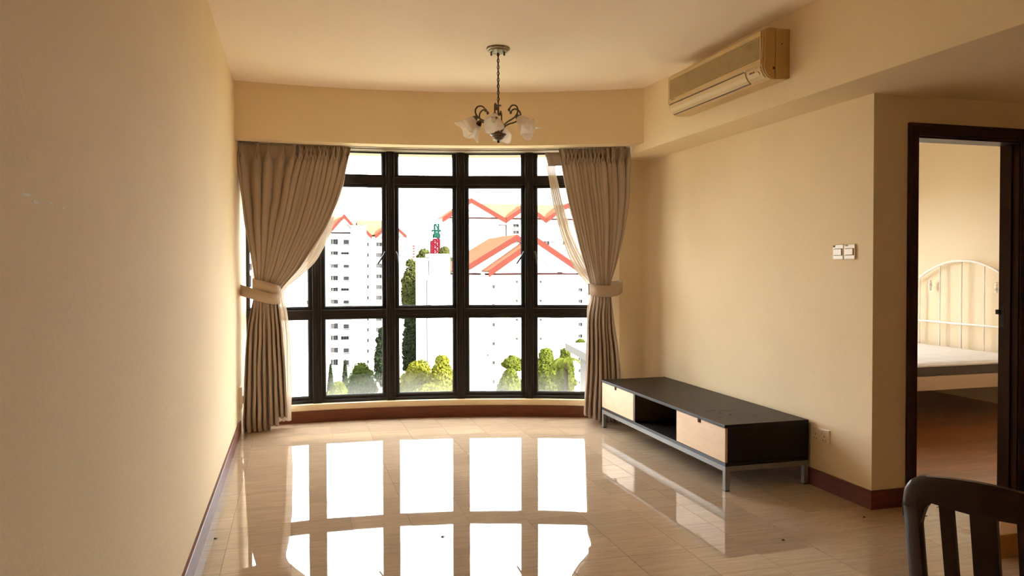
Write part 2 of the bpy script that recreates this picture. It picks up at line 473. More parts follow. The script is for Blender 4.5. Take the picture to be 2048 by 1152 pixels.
for k in range(5):
    d0, d1 = posts[k], posts[k + 1]
    p0, p1 = pol(d0, RW + .035), pol(d1, RW + .035)
    t = (p1 - p0).normalized(); n = Vector((-t.y, t.x, 0))
    if n.y < 0: n = -n
    L_ = (p1 - p0).length
    a0 = (.030 if k == 0 else .036); a1 = (.030 if k == 4 else .036)
    xa, xb = a0 - .004, L_ - a1 + .004
    def seg(mb, x0, x1, z0, z1, y0, y1):
        c = p0 + t * ((x0 + x1) / 2) + n * ((y0 + y1) / 2) + Vector((0, 0, (z0 + z1) / 2))
        mb.obox(c, t * ((x1 - x0) / 2), n * ((y1 - y0) / 2), Vector((0, 0, (z1 - z0) / 2)))
    # horizontal members
    for nm, z0, z1 in (('bottom_rail', ZS, .178), ('middle_rail', .895, .950), ('transom', 2.035, 2.100), ('head_rail', 2.321, ZT)):
        mb = MB(); seg(mb, xa, xb, z0, z1, -.02, .055); seg(mb, xa, xb, z0 + .004, z1 - .004, -.026, -.0195)
        child(mb.build(nm, frameM, bevel=.002), win)
    for nm, z0, z1, sw, mt in (('fixed_pane', .178, .895, .036, hazeM), ('casement_sash', .950, 2.035, .036, glassM), ('top_pane', 2.100, 2.325, .020, glassM)):
        mb = MB(); sv = .036
        y0, y1 = (-.006, .032)
        sb = {'fixed_pane': .026, 'casement_sash': .022, 'top_pane': .014}[nm]
        for (aa, bb, cc, dd) in ((xa, xa + sv, z0, z1), (xb - sv, xb, z0, z1), (xa + sv, xb - sv, z0, z0 + sb), (xa + sv, xb - sv, z1 - sb, z1)):
            seg(mb, aa, bb, cc, dd, y0, y1)
        f = child(mb.build(nm, frameM, bevel=.002), win)
        g = MB(); seg(g, xa + sv - .003, xb - sv + .003, z0 + sb - .003, z1 - sb + .003, .012, .017)
        child(g.build('glass', mt), f)
        g = MB(); gw = .007
        for (aa, bb, cc, dd) in ((xa + sv, xa + sv + gw, z0 + sb, z1 - sb), (xb - sv - gw, xb - sv, z0 + sb, z1 - sb), (xa + sv, xb - sv, z0 + sb, z0 + sb + gw), (xa + sv, xb - sv, z1 - sb - gw, z1 - sb)):
            seg(g, aa, bb, cc, dd, .004, .011)
        child(g.build('gasket', frameEdgeM), f)
        if nm == 'casement_sash':
            for side in ([1] if k in (1,) else [0] if k == 2 else [1] if k == 3 else [0] if k == 4 else []):
                xh = xb - .016 if side else xa + .016
                lean = -1 if side else 1
                hb = MB()
                seg(hb, xh - .011, xh + .011, 1.385, 1.455, -.018, -.005)
                q = p0 + t * xh + n * (-.022) + Vector((0, 0, 1.44))
                hb.tube([q, q + n * -.025 + Vector((0, 0, .004)), q + n * -.03 + t * (lean * .012) + Vector((0, 0, -.02)), q + n * -.03 + t * (lean * .065 if k in (1, 3) else lean * .022) + Vector((0, 0, -.10))], [.009, .009, .008, .0075], 8)
                child(hb.build('handle', blackM, smooth=True), f)
# curtain track
tr = empty('curtain_track', pol(8, 5.2, 2.30), 0, 'grey double curtain track under the curved bulkhead', 'curtain track')
child(ring(MB(), [-7.6 + k * 1.3 for k in range(28)], 5.155, 5.175, 2.305, 2.318).build('front_rail', trackM, smooth=True, angle=30), tr)
child(ring(MB(), [-7.6 + k * 1.3 for k in range(26)], 5.265, 5.285, 2.305, 2.318).build('rear_rail', trackM, smooth=True, angle=30), tr)

# ------------------------------------------------------------------ outside
GZ = -26.0
outWhite = mat('white_render_wall', (.42, .405, .385), .9, spec=0)
outPale = mat('pale_wall', (.34, .325, .30), .9, spec=0)
roofM = mat('orange_roof_tiles', (.088, .036, .020), .9, spec=0, vary=.06, vscale=.4)
bargeM = mat('red_bargeboard', (.030, .0078, .006), .9, spec=0)
eaveM = mat('dark_eave', (.010, .004, .004), .9, spec=0)
darkGl = mat('dark_window_glass', (.010, .010, .0105), .6, spec=.03)
pinkM = mat('pale_pink_panel', (.055, .044, .042), .9, spec=0)
barM = mat('pale_window_bar', (.055, .055, .055), .8, spec=0)
grey2M = mat('grey_ledge', (.04, .04, .04), .8, spec=0)
groundM = mat('ground_grass_and_paving', (.12, .12, .08), .95, vary=.4, vscale=.05)
leafM = {}
def leafmat(n, c, tr=.35):
    m = cloth(n, c, tr); nt = m.node_tree
    return m
LEAF = {'bright': leafmat('bright_leaves', (.032, .037, .006)), 'yellow': leafmat('yellow_green_leaves', (.047, .047, .006)), 'dark': leafmat('dark_leaves', (.009, .012, .006)), 'olive': leafmat('olive_leaves', (.024, .026, .008)), 'mid': leafmat('mid_green_leaves', (.020, .027, .006))}
trunkM = mat('grey_brown_bark', (.018, .013, .009), .9, spec=0)
roofEdgeM = mat('weathered_white_render', (.062, .057, .052), .9, spec=0)
struct(MB().box(-300, 420, 9, 900, GZ - 1, GZ).build('ground', groundM))

def PY(u, v, Y):
    d = pixray(u, v); t = Y / d.y
    return Vector((d.x * t, Y, H + d.z * t))
def facade(mb, x0, x1, z0, z1, y, holes, depth=.3, m=0):
    xs = sorted({x0, x1, *[h[0] for h in holes], *[h[1] for h in holes]})
    zs = sorted({z0, z1, *[h[2] for h in holes], *[h[3] for h in holes]})
    for a, b in zip(xs, xs[1:]):
        for c, d in zip(zs, zs[1:]):
            mx, mz = (a + b) / 2, (c + d) / 2
            if any(h[0] < mx < h[1] and h[2] < mz < h[3] for h in holes): continue
            mb.add([(a, y, c), (b, y, c), (b, y, d), (a, y, d)], [(0, 1, 2, 3)], m)
    for h in holes:
        a, b, c, d = h
        mb.add([(a, y, c), (b, y, c), (b, y, d), (a, y, d), (a, y + depth, c), (b, y + depth, c), (b, y + depth, d), (a, y + depth, d)],
               [(0, 4, 5, 1), (1, 5, 6, 2), (2, 6, 7, 3), (3, 7, 4, 0)], m)
def window_in(parent, h, y, bars=4, ledge=False, depth=.3):
    a, b, c, d = h
    mb = MB()
    t = .07
    mb.box(a, b, y + depth - .1, y + depth, c, c + t).box(a, b, y + depth - .1, y + depth, d - t, d).box(a, a + t, y + depth - .1, y + depth, c + t, d - t).box(b - t, b, y + depth - .1, y + depth, c + t, d - t)
    for k in range(1, max(bars, 0) + 1):
        x = a + (b - a) * k / (bars + 1); mb.box(x - .045, x + .045, y + depth - .1, y + depth, c + t, d - t)
    wd = child(mb.build('window', barM), parent)
    child(MB().box(a, b, y + depth, y + depth + .05, c, d).build('pane', darkGl if bars >= 0 else pinkM), wd)
    if ledge: child(MB().box(a - .1, b + .1, y - .5, y + .01, c - .18, c - .08).build('ledge', grey2M), wd)
    return wd
def block(parent, u0, u1, vt, Y, depth, wins=(), name='wall', m=None, zb=None):
    """a straight building volume whose front is the plane y=Y; wins = (u0,u1,v0,v1,bars,ledge)"""
    x0, x1 = PY(u0, 533, Y).x, PY(u1, 533, Y).x
    zt = PY((u0 + u1) / 2, vt, Y).z; zb = GZ if zb is None else zb
    holes = [(PY(w[0], w[2], Y).x, PY(w[1], w[2], Y).x, PY(w[0], w[3], Y).z, PY(w[0], w[2], Y).z) for w in wins]
    mb = MB(); facade(mb, x0, x1, zb, zt, Y, holes)
    mb.add([(x0, Y, zb), (x1, Y, zb), (x1, Y, zt), (x0, Y, zt), (x0, Y + depth, zb), (x1, Y + depth, zb), (x1, Y + depth, zt), (x0, Y + depth, zt)], [(0, 3, 7, 4), (1, 5, 6, 2), (3, 2, 6, 7), (4, 7, 6, 5)])
    o = child(mb.build(name, m or outWhite, recalc=False), parent)
    for h, w_ in zip(holes, wins): window_in(parent, h, Y, w_[4], w_[5])
    return x0, x1, zt
def gable(parent, uL, uA, uR, vf, va, Y, back, bt=.55, arch=True, hip=0):
    """gable wall with bargeboards and a ridge running back"""
    L_, A_, R_ = PY(uL, vf, Y), PY(uA, va, Y), PY(uR, vf, Y); R_.z = L_.z
    child(MB().prism([L_, A_, R_], (0, .3, 0)).build('gable_wall', outWhite), parent)
    B = Vector((0, back, 0)); o = Vector((0, -.45, 0)); up = Vector((0, 0, .25))
    hp = Vector((0, hip, 0))
    for P, nm in ((L_, -1), (R_, 1)):
        out = (P - A_).normalized() * .2
        q = [A_ + o + up, P + out + o + up, P + out + B + up, A_ + B - hp + up]
        child(MB().prism(q, (0, 0, .12)).build('roof_slope', roofM), parent)
        child(MB().prism([A_ + o + up * 1.4, P + out + o + up * 1.4, P + out + o - Vector((0, 0, bt)), A_ + o - Vector((0, 0, bt))], (0, -.15, 0)).build('bargeboard', bargeM), parent)
    if hip:
        q = [A_ + B - hp + up, L_ + B + up + (L_ - A_).normalized() * .7, R_ + B + up + (R_ - A_).normalized() * .7]
        child(MB().prism(q, (0, 0, .12)).build('roof_hip', roofM), parent)
    if arch:
        c = Vector((A_.x, Y - .08, L_.z + .15)); r = (A_.z - L_.z) * .42
        pth = [c + Vector((math.cos(PI * k / 16) * r, 0, math.sin(PI * k / 16) * r)) for k in range(17)]
        child(MB().tube(pth, .07, 5).build('arch_moulding', grey2M), parent)
def eave(parent, x0, x1, z, Y, h=.35):
    child(MB().box(x0, x1, Y - .55, Y + .2, z - h, z).build('gutter', eaveM), parent)
def mainroof(parent, x0, x1, zf, zr, Y, dep):
    mb = MB().prism([(x0, Y - .4, zf), (x1, Y - .4, zf), (x1, Y + dep, zr), (x0, Y + dep, zr)], (0, 0, .12)).prism([(x0, Y + 2 * dep, zf), (x1, Y + 2 * dep, zf), (x1, Y + dep, zr), (x0, Y + dep, zr)], (0, 0, .12))
    child(mb.build('roof', roofM), parent)

# tall apartment block on the left
YA = 163.0
A_ = empty('apartment_block', PY(680, 760, YA) * 1, 0, 'tall white apartment block with orange roof behind the second window bay', 'building', 'white apartment blocks outside'); A_.location.z = GZ
rows_ = [(478, 489), (502.6, 510), (528, 536), (551.5, 561), (575, 583), (599.5, 608), (623, 632), (647, 658), (671, 681), (695.5, 706), (719, 731)]
wins = []
for k, (a, b) in enumerate(rows_):
    wins.append((661, 676, a, b, 4 if k in (2, 5, 7, 9) else 2, k in (1, 4)))
    wide = k in (1, 4, 8)
    wins.append((682 if wide else 687, 698, a + 1.5, b - (1 if wide else .5), 2 if wide else 5, not wide))
x0, x1, zt = block(A_, 560, 706, 465, YA, 14, wins)
zr = PY(680, 430, YA).z
eave(A_, PY(640, 463, YA).x, x1, zt + .2, YA)
mainroof(A_, PY(560, 463, YA).x, x1 - 2, zt + .2, zr, YA, 7)
gable(A_, 659, 688, 717, 464, 431, YA - 1.5, 9)
block(A_, 703, 733, 451, YA - 3, 12, (), 'stair_tower')
Yw = YA * 1.125
wins = []
for k in range(12):
    v = 484.7 + 21.35 * k
    wins.append((752, 763.5, v, v + 8.5, 3 if k % 3 else 1, k % 3 == 1)); wins.append((734, 737.5, v + .5, v + 8, 0, False))
x0, x1, zt = block(A_, 731, 812, 472, Yw, 14, wins, 'wing_wall')
eave(A_, PY(733, 470, Yw).x, x1, zt + .2, Yw)
mainroof(A_, PY(718, 470, Yw).x, PY(790, 470, Yw).x, zt + .2, PY(740, 437, Yw).z, Yw, 8)
gable(A_, 751, 784, 812, 472, 447, Yw - 1.2, 9)
gable(A_, 700, 722, 742, 472, 452, Yw - 1.2, 9, arch=False)

# block behind on the right
YB = 190.0
B_ = empty('apartment_block', PY(1000, 700, YB), 0, 'far white block with row of red edged gables against the sky', 'building', 'white apartment blocks outside'); B_.location.z = GZ
x0, x1, zt = block(B_, 897, 1190, 438, YB, 5, [(1026, 1038, 448, 454.5, 1, False), (1026, 1038, 461, 468, 1, False), (997, 1014, 449, 477, -1, False), (1087, 1099, 482, 490, 1, False), (1102, 1104.5, 482, 487, 0, False), (1106, 1108.5, 482, 487, 0, False), (1125, 1136, 482, 490, 1, False), (1087, 1099, 505, 513, 1, False)])
mainroof(B_, PY(930, 438, YB).x, x1, zt + .15, PY(1000, 403, YB).z, YB, 8.5)
gable(B_, 885, 942, 1011, 438, 399, YB - 1.6, 9, bt=.9); gable(B_, 1013, 1053, 1091, 438, 411, YB - 1.6, 9, bt=.9); gable(B_, 1093, 1135, 1176, 438, 409, YB - 1.6, 9, bt=.9)
eave(B_, PY(885, 438, YB).x, x1, zt + .15, YB - 1.6, .35)

# nearer block on the right
YC = 100.0
C_ = empty('apartment_block', PY(1040, 760, YC), 0, 'nearer white block with big salmon orange gable roofs in the right bays', 'building', 'white apartment blocks outside'); C_.location.z = GZ
wins = []
for k in range(7):
    v = 561.5 + 38 * k
    wins.append((1030.5, 1036.5, v, v + 5, 2, False)); wins.append((1078, 1084, v, v + 5, 2, False)); wins.append((984, 990, v + 8.5, v + 16, 1, False))
for k in range(9):
    v = 576 + 23.2 * k
    if abs(v - 622) > 3: wins.append((1157, 1165.5, v, v + 7.5, 1, False))
x0, x1, zt = block(C_, 972, 1190, 547, YC, 12, wins)
x0b, x1b, ztb = block(C_, 908, 985, 547, YC + 3.5, 12, ())
gable(C_, 978, 1071, 1166, 545, 479, YC - .3, 10, bt=.55)
gable(C_, 917, 1033, 1120, 545, 474, YC + 3.2, 16, bt=.55, arch=False, hip=0)
eave(C_, PY(970, 547, YC).x, x1, zt + .05, YC, .22); eave(C_, x0b - .5, PY(972, 547, YC).x, ztb + .05, YC + 3.5, .22)
for k in range(5):
    v = 593 + 38.5 * k
    a, b = PY(974, v, YC), PY(990, v + 2, YC)
    child(MB().box(a.x, b.x, YC - .9, YC, b.z, a.z).build('balcony_slab', grey2M if k % 2 else outPale), C_)
for k in range(6):
    v = 560 + 38 * k
    a = PY(1005, v, YC); b = PY(1030, v, YC); child(MB().box(a.x, b.x, YC - .03, YC, a.z - .07, a.z).build('ledge_line', barM), C_)
    a = PY(1085, v, YC); b = PY(1130, v, YC); child(MB().box(a.x, b.x, YC - .03, YC, a.z - .07, a.z).build('ledge_line', barM), C_)

# plain twin slab in the middle
YD = 66.0
D_ = empty('service_tower', PY(866, 760, YD), 0, 'plain white twin slab tower with flat capped tops in the middle bay', 'building'); D_.location.z = GZ
x0, x1, zt = block(D_, 840, 857, 521, YD, 2.4, (), 'slab'); child(MB().box(x0 - .2, x1 + .25, YD - .2, YD + 2.6, zt, zt + .22).build('coping', outWhite), D_)
x0, x1, zt = block(D_, 862.5, 900.5, 514, YD - 1, 1.0, (), 'slab'); child(MB().box(x0 - .3, x1 + .4, YD - 1.25, YD + .25, zt, zt + .25).build('coping', outWhite), D_)
block(D_, 856.8, 861.6, 552, YD + 1, 5, (), 'link_wall', outPale)
block(D_, 900, 912, 558, YD + 2, 5, (), 'link_wall', outPale)
for u in (857.3, 900.2):
    a = PY(u, 600, YD - 1.05); child(MB().tube([(a.x, YD - 1.1 if u > 880 else YD - .1, GZ), (a.x, YD - 1.1 if u > 880 else YD - .1, PY(u, 560, YD).z)], .035, 6).build('drain_pipe', grey2M), D_)

# blank building seen in the leftmost bay
E_ = empty('apartment_block', PY(560, 760, 60), 0, 'blank white building filling the leftmost bay beside the curtain', 'building', 'white apartment blocks outside'); E_.location.z = GZ
block(E_, 440, 640, 425, 60, 10, [(499.5, 504, 527, 541, 0, False), (499.5, 503, 551, 574, 0, False), (612.5, 622, 601, 610, 1, False)])

# low roof just outside on the right
N_ = empty('low_roof', at(1160, 760, 36), 0, 'low white flat roof edge among trees at the right end of the bay', 'roof'); N_.location.z = GZ
a, b = at(1130, 686, 40), at(1200, 724, 32.5); b.z = a.z
sd = RH * 6 + FH * 1.5
child(MB().prism([a, b, b + sd, a + sd], (0, 0, -.36)).build('roof_slab', roofEdgeM), N_)
n_ = (b - a).normalized(); a2 = a + n_ * 2.6 + sd * .04; 
child(MB().prism([a2 - Vector((0, 0, .36)), b + sd * .03 - Vector((0, 0, .36)), b + sd - Vector((0, 0, .36)), a + sd - Vector((0, 0, .36))], (0, 0, GZ - a.z + .4)).build('wall', roofEdgeM), N_)

# distant blocks
for k, (u0, u1, vt, Y, lab) in enumerate([(815, 824, 497, 420, 'distant pale block left of the crane, partly behind the tall tree'), (826, 841, 486, 380, 'distant pale block with red balconies left of the crane'), (842, 862, 494, 460, 'distant low grey block just left of the crane')]):
    o = empty('distant_block', PY(u0, vt, Y), 0, lab, 'building', 'distant blocks'); o.location.z = GZ
    wn_ = [(u0 + 2 + c * (u1 - u0 - 3) / 3, u0 + 4 + c * (u1 - u0 - 3) / 3, vt + 4 + r * 5.5, vt + 6.3 + r * 5.5, 0, False) for c in range(3) for r in range(7)]
    block(o, u0, u1, vt, Y, 12, wn_)
    if k == 1:
        for r in range(7):
            a = PY(u0 - 1, vt + 7 + r * 5.5, Y); child(MB().box(a.x, a.x + 1.0, Y - 1, Y, a.z, a.z + .7).build('balcony', bargeM), o)

# crane
YK = 260.0
kr = empty('tower_crane', PY(874, 520, YK), 0, 'distant construction crane tower, green above red, over the treetops', 'crane')
grnM = mat('green_steel', (.004, .017, .012), .8, spec=0); redM = mat('red_steel', (.035, .003, .005), .8, spec=0)
def lattice(u0, u1, v0, v1, m, nm, th, st):
    a, b = PY(u0, v1, YK), PY(u1, v0, YK); mb = MB(); w_ = b.x - a.x
    for x in (a.x, b.x):
        for y in (YK, YK + w_): mb.tube([(x, y, a.z), (x, y, b.z)], th, 4)
    n = max(1, int((b.z - a.z) / (w_ * st)))
    for k in range(n):
        z0, z1 = a.z + (b.z - a.z) * k / n, a.z + (b.z - a.z) * (k + 1) / n
        for y in (YK, YK + w_):
            p = [(a.x, y, z0), (b.x, y, z1)] if k % 2 else [(b.x, y, z0), (a.x, y, z1)]
            mb.tube(p, th * .8, 4); mb.tube([(a.x, y, z1), (b.x, y, z1)], th * .8, 4)
    child(mb.build(nm, m), kr)
lattice(870, 878, 448, 474, grnM, 'green_mast', .20, .8)
lattice(868.5, 879.5, 468, 476, grnM, 'slewing_section', .3, .35)
lattice(869, 879, 478, 692, redM, 'red_mast', .26, .45)
lattice(863, 868, 482, 692, redM, 'hoist_mast', .22, .6)
lattice(866, 881, 460, 463, grnM, 'cab_platform', .25, .3)

# trees
def foliage(clumps, leaf, n, m, name, parent, seed):
    r_ = random.Random(seed); mb = MB(); tot = sum(c[1] * c[2] for c in clumps)
    for (c, rx, rz) in clumps:
        k = int(n * rx * rz / tot)
        for _ in range(k):
            th = r_.uniform(0, 2 * PI); cz = r_.uniform(-.6, 1); sr = math.sqrt(max(0, 1 - cz * cz)); q = r_.uniform(.55, 1.18)
            nn = Vector((math.cos(th) * sr, math.sin(th) * sr, cz))
            p = Vector(c) + Vector((nn.x * rx * q, nn.y * rx * q, nn.z * rz * q))
            a = (nn + Vector((r_.uniform(-.8, .8), r_.uniform(-.8, .8), r_.uniform(-.5, .9)))).normalized()
            t1 = a.orthogonal().normalized(); t1.rotate(Matrix.Rotation(r_.uniform(0, 6.28), 3, a)); t2 = a.cross(t1)
            l = leaf * r_.uniform(.6, 1.3)
            mb.add([p - t1 * l, p + t2 * l * .55, p + t1 * l, p - t2 * l * .55], [(0, 1, 2, 3)])
    o = child(mb.build(name, m, recalc=False), parent); return o
def tree(u, vtop, wpx, hpx, D, kind, label, seed, n=5000, name='tree', group='trees outside the window', dense=7, leaf=None, conical=False):
    c = at(u, vtop, D); r = wpx / 2 * D / F; hh = hpx * D / F
    t = empty(name, (c.x, c.y, GZ), 0, label, 'tree', group)
    r_ = random.Random(seed); cl_ = []
    if conical:
        for k in range(9):
            f_ = (k + .5) / 9; cl_.append(((c.x, c.y, c.z - hh * f_), r * (.12 + .95 * f_), hh / 9))
    else:
        for k in range(dense * 2):
            a = r_.uniform(0, 6.28); q = r_.uniform(.15, .85); f_ = r_.uniform(.06, .9)
            prof_ = math.sin(min(1, f_ * 1.25 + .12) * PI * .55)
            cr = r * r_.uniform(.20, .42)
            cl_.append(((c.x + math.cos(a) * r * q * prof_, c.y + math.sin(a) * r * q * prof_, c.z - cr * .8 - (hh - cr) * f_), cr, cr * .8))
        cl_.append(((c.x, c.y, c.z - r * .35), r * .42, r * .36))
        cl_.append(((c.x, c.y, c.z - hh * .55), r * .75, hh * .42))
    foliage(cl_, leaf or max(.11, D * .0021), int(n * 2.2), LEAF[kind], 'foliage', t, seed)
    top = c.z - hh * .5
    mb = MB().tube([(c.x, c.y, GZ), (c.x + .1, c.y, (GZ + top) / 2), (c.x, c.y, top)], [r * .09 + .1, r * .07 + .08, .06], 8)
    child(mb.build('trunk', trunkM, smooth=True), t)
    for k in range(3):
        a = k * 2.1 + seed
        child(MB().tube([(c.x, c.y, top - hh * .2), (c.x + math.cos(a) * r * .3, c.y + math.sin(a) * r * .3, top), (c.x + math.cos(a) * r * .55, c.y + math.sin(a) * r * .55, top + hh * .2)], [.14, .1, .04], 6).build('branch', trunkM, smooth=True), t)
    return t
tree(722, 727, 72, 95, 75, 'mid', 'rounded green tree in front of the tall left block', 1, 7000, dense=11)
tree(677, 764, 46, 60, 54, 'bright', 'low pale green tree at the foot of the second bay', 2, 4000)
tree(661, 733, 18, 75, 82, 'dark', 'short dark conifer at the lower left of the second bay', 3, 2200, 'conifer', conical=True)
tree(690, 725, 15, 75, 84, 'dark', 'slender dark conifer just left of the rounded green tree', 4, 2000, 'conifer', conical=True)
tree(768, 655, 46, 130, 110, 'dark', 'tall dark tree partly hidden by the post right of the second bay', 5, 6000, dense=14)
tree(823, 519, 48, 140, 128, 'olive', 'tall olive tree crown between the left block and slab tower, upper half', 6, 8000, dense=16)
tree(826, 618, 52, 140, 118, 'dark', 'dark tree below the olive crown beside the slab tower', 7, 8000, dense=16)
tree(848, 499, 44, 60, 170, 'olive', 'distant olive treetop left of the crane foot above the slab tower', 8, 3500)
tree(889, 494, 40, 60, 165, 'olive', 'distant olive treetop right of the crane foot above the slab tower', 9, 3500)
tree(838, 722, 92, 95, 52, 'yellow', 'broad yellow-green tree in the middle bay, left part of canopy', 10, 11000, dense=14)
tree(884, 711, 56, 100, 50, 'yellow', 'upright yellow-green tree in the middle bay, right of the broad canopy', 11, 7000, dense=10)
tree(860, 770, 110, 60, 44, 'yellow', 'lowest pale yellow-green canopy at the foot of the middle bay', 12, 6000, dense=10)
tree(1024, 712, 44, 28, 54, 'bright', 'small green treetop at the right of the fourth bay', 13, 3500, dense=6)
tree(1020, 739, 60, 80, 50, 'bright', 'lower spreading green tree in the fourth bay behind the post', 14, 7000, dense=10)
tree(1092, 698, 60, 110, 47, 'bright', 'bushy bright green tree in the fifth bay beside the post', 15, 12000, dense=14)
tree(1131, 697, 42, 110, 45, 'bright', 'green tree with drooping fronds beside the low white roof', 16, 8000, dense=10)
tree(1162, 678, 26, 30, 60, 'bright', 'tuft of green foliage above the low white roof', 17, 1800, dense=5)
pm = empty('palm', (0, 0, GZ), 0, 'palm crown with arching fronds in the fifth bay', 'palm')
c = at(1131, 722, 43); pm.location = (c.x, c.y, GZ)
child(MB().tube([(c.x, c.y, GZ), (c.x + .3, c.y, -16), (c.x, c.y, c.z)], [.22, .16, .12], 8).build('trunk', trunkM, smooth=True), pm)
for k in range(14):
    a = k * 2.4; ln = rnd.uniform(1.0, 1.5); mb = MB(); pth = []
    for i in range(9):
        t = i / 8; pth.append(c + Vector((math.cos(a) * ln * t, math.sin(a) * ln * t, .55 * t * (1 - t) * 2 - .75 * t * t)))
    mb.tube(pth, .015, 4)
    for i in range(1, 9):
        d_ = (pth[i] - pth[i - 1]).normalized(); sd_ = d_.cross(Vector((0, 0, 1))).normalized()
        for s in (-1, 1):
            for q in (0, .5):
                b0 = pth[i - 1].lerp(pth[i], q); tip = b0 + sd_ * s * .34 * math.sin(PI * min(.95, i / 9 + .1)) + d_ * .2 - Vector((0, 0, .12))
                mb.add([b0 - d_ * .03, tip, b0 + d_ * .05], [(0, 1, 2)])
    child(mb.build('frond', LEAF['bright'], recalc=False), pm)

# ------------------------------------------------------------------ drapes
def lerp_rows(rows, z):
    """rows sorted by z descending: (z, x)"""
    for (z0, x0), (z1, x1) in zip(rows, rows[1:]):
        if z0 >= z >= z1:
            t = (z0 - z) / (z0 - z1) if z0 != z1 else 0
            return x0 + (x1 - x0) * t
    return rows[0][1] if z > rows[0][0] else rows[-1][1]
def smooth_rows(rows, z):
    return (lerp_rows(rows, z + .05) + 2 * lerp_rows(rows, z + .02) + 2 * lerp_rows(rows, z - .02) + lerp_rows(rows, z - .05)) / 6
def drape(name, left, rightr, tops, rc, z0, z1, ztie, mats, parent, amp=.028, zb=None, seed=1, per=14, nz=110, ampf=None, solid=.003, ridge=1.0, tailtops=None):
    """left/rightr: edges by height; tops: pleat positions at the top as world X; folds run from the pleats through the tie"""
    rr = random.Random(seed)
    n = len(tops)
    u_top = [(x - tops[0]) / (tops[-1] - tops[0]) for x in tops]
    jit = [rr.uniform(-.22, .22) for _ in range(n)]
    jit[0] = jit[-1] = 0
    ja = [rr.uniform(.65, 1.25) for _ in range(n + 1)]
    rows = []
    nu = (n - 1) * per
    for i in range(nz + 1):
        z = z0 + (z1 - z0) * i / nz
        row = []
        ktop = min(1, max(0, (z - ztie) / (z0 - ztie))) if z > ztie else 0
        kb = min(1, max(0, (ztie - z) / (ztie - z1))) if z < ztie else 0
        for j in range(nu + 1):
            s = j / per
            a = int(min(s, n - 2)); fr = s - a
            ut = u_top[a] + (u_top[a + 1] - u_top[a]) * fr
            uu = (s + (jit[a] * (1 - fr) + jit[a + 1] * fr)) / (n - 1)
            uu = min(1, max(0, uu))
            if z >= ztie: u = ut * ktop ** .8 + uu * (1 - ktop ** .8)
            else:
                u = uu
            xl, xr = smooth_rows(left, z), smooth_rows(rightr, z)
            wdt = abs(xr - xl)
            x = xl + (xr - xl) * u
            ph = s * 2 * PI
            wv = .5 + .5 * math.cos(ph)
            wv = (wv ** .65) if ridge == 1.0 else wv ** ridge
            # sharper cloth-like folds
            A_ = amp * (ja[a] * (1 - fr) + ja[a + 1] * fr)
            if ampf: A_ *= ampf(z)
            hz = (z0 - z)
            if hz < .12: A_ *= .12 + .88 * max(0, (hz - .03)) / .09 if hz > .03 else .12
            if ridge == 1.0:
                lc = wdt * ((u_top[a + 1] - u_top[a]) * ktop + (1 - ktop) / (n - 1))
                bias = min(1, max(0, (lc - .034) / .04)) * .62
                disp = -A_ * math.tanh(2.3 * (math.cos(ph) - bias)) / .98
                if kb > 0:
                    m2 = min(1, kb * 3.5) * .8
                    disp = disp * (1 - m2) - A_ * 1.25 * m2 * math.tanh(2.0 * (math.cos(ph / 2 + .6) + .25 * math.cos(ph * .37 + seed)))
            else: disp = -A_ * (wv - .5) * 2
            # side swing of folds (overlap)
            loc = wdt * ((u_top[a + 1] - u_top[a]) * ktop + (1 - ktop) / (n - 1))
            x += math.sin(ph) * min(A_ * (.75 + .4 * mnoise.noise(Vector((a * 1.7, seed, z * .4)))), .34 * loc) * min(1, max(0, (hz - .08) / .08))
            # roundness of the bundle near the tie
            kt = math.exp(-((z - ztie) / .22) ** 2)
            disp += kt * .05 * (1 - math.cos((u - .5) * PI * 1.0)) 
            disp += .012 * mnoise.noise(Vector((s * .7 + seed, z * 2.1, seed)))  * (1 - ktop * .6)
            x += .006 * mnoise.noise(Vector((s * .5, z * 3.3, seed + 9)))
            y = arc(x, rc) + disp
            zz = z
            if zb is not None:
                zlow = zb(u)
                zz = ztie + (z - ztie) * (ztie - zlow) / (ztie - z1) if z < ztie else z
            row.append((x, y, zz))
        rows.append(row)
    mb = MB().grid(rows)
    o = mb.build(name, mats, smooth=True, angle=180, solid=solid, recalc=False)
    return child(o, parent)
def pleats(tops, rc, ztop, parent, m, hgt=.105):
    for k, x in enumerate(tops):
        y = arc(x, rc) - .008
        mb = MB()
        for s in (-1, 1):
            w_ = .010 + .003 * rnd.random()
            mb.tube([(x + s * w_, y, ztop - .002), (x + s * w_ * .8, y - .010, ztop - .02), (x + s * .003, y - .013, ztop - .058), (x - s * w_ * .45, y - .012, ztop - .082), (x - s * w_ * .9, y - .010, ztop - hgt), (x - s * w_ * .3, y - .004, ztop - hgt - .03)],
                    [.0045, .006, .0055, .006, .0075, .003], 7)
        child(mb.build('pinch_pleat', m, smooth=True), parent)

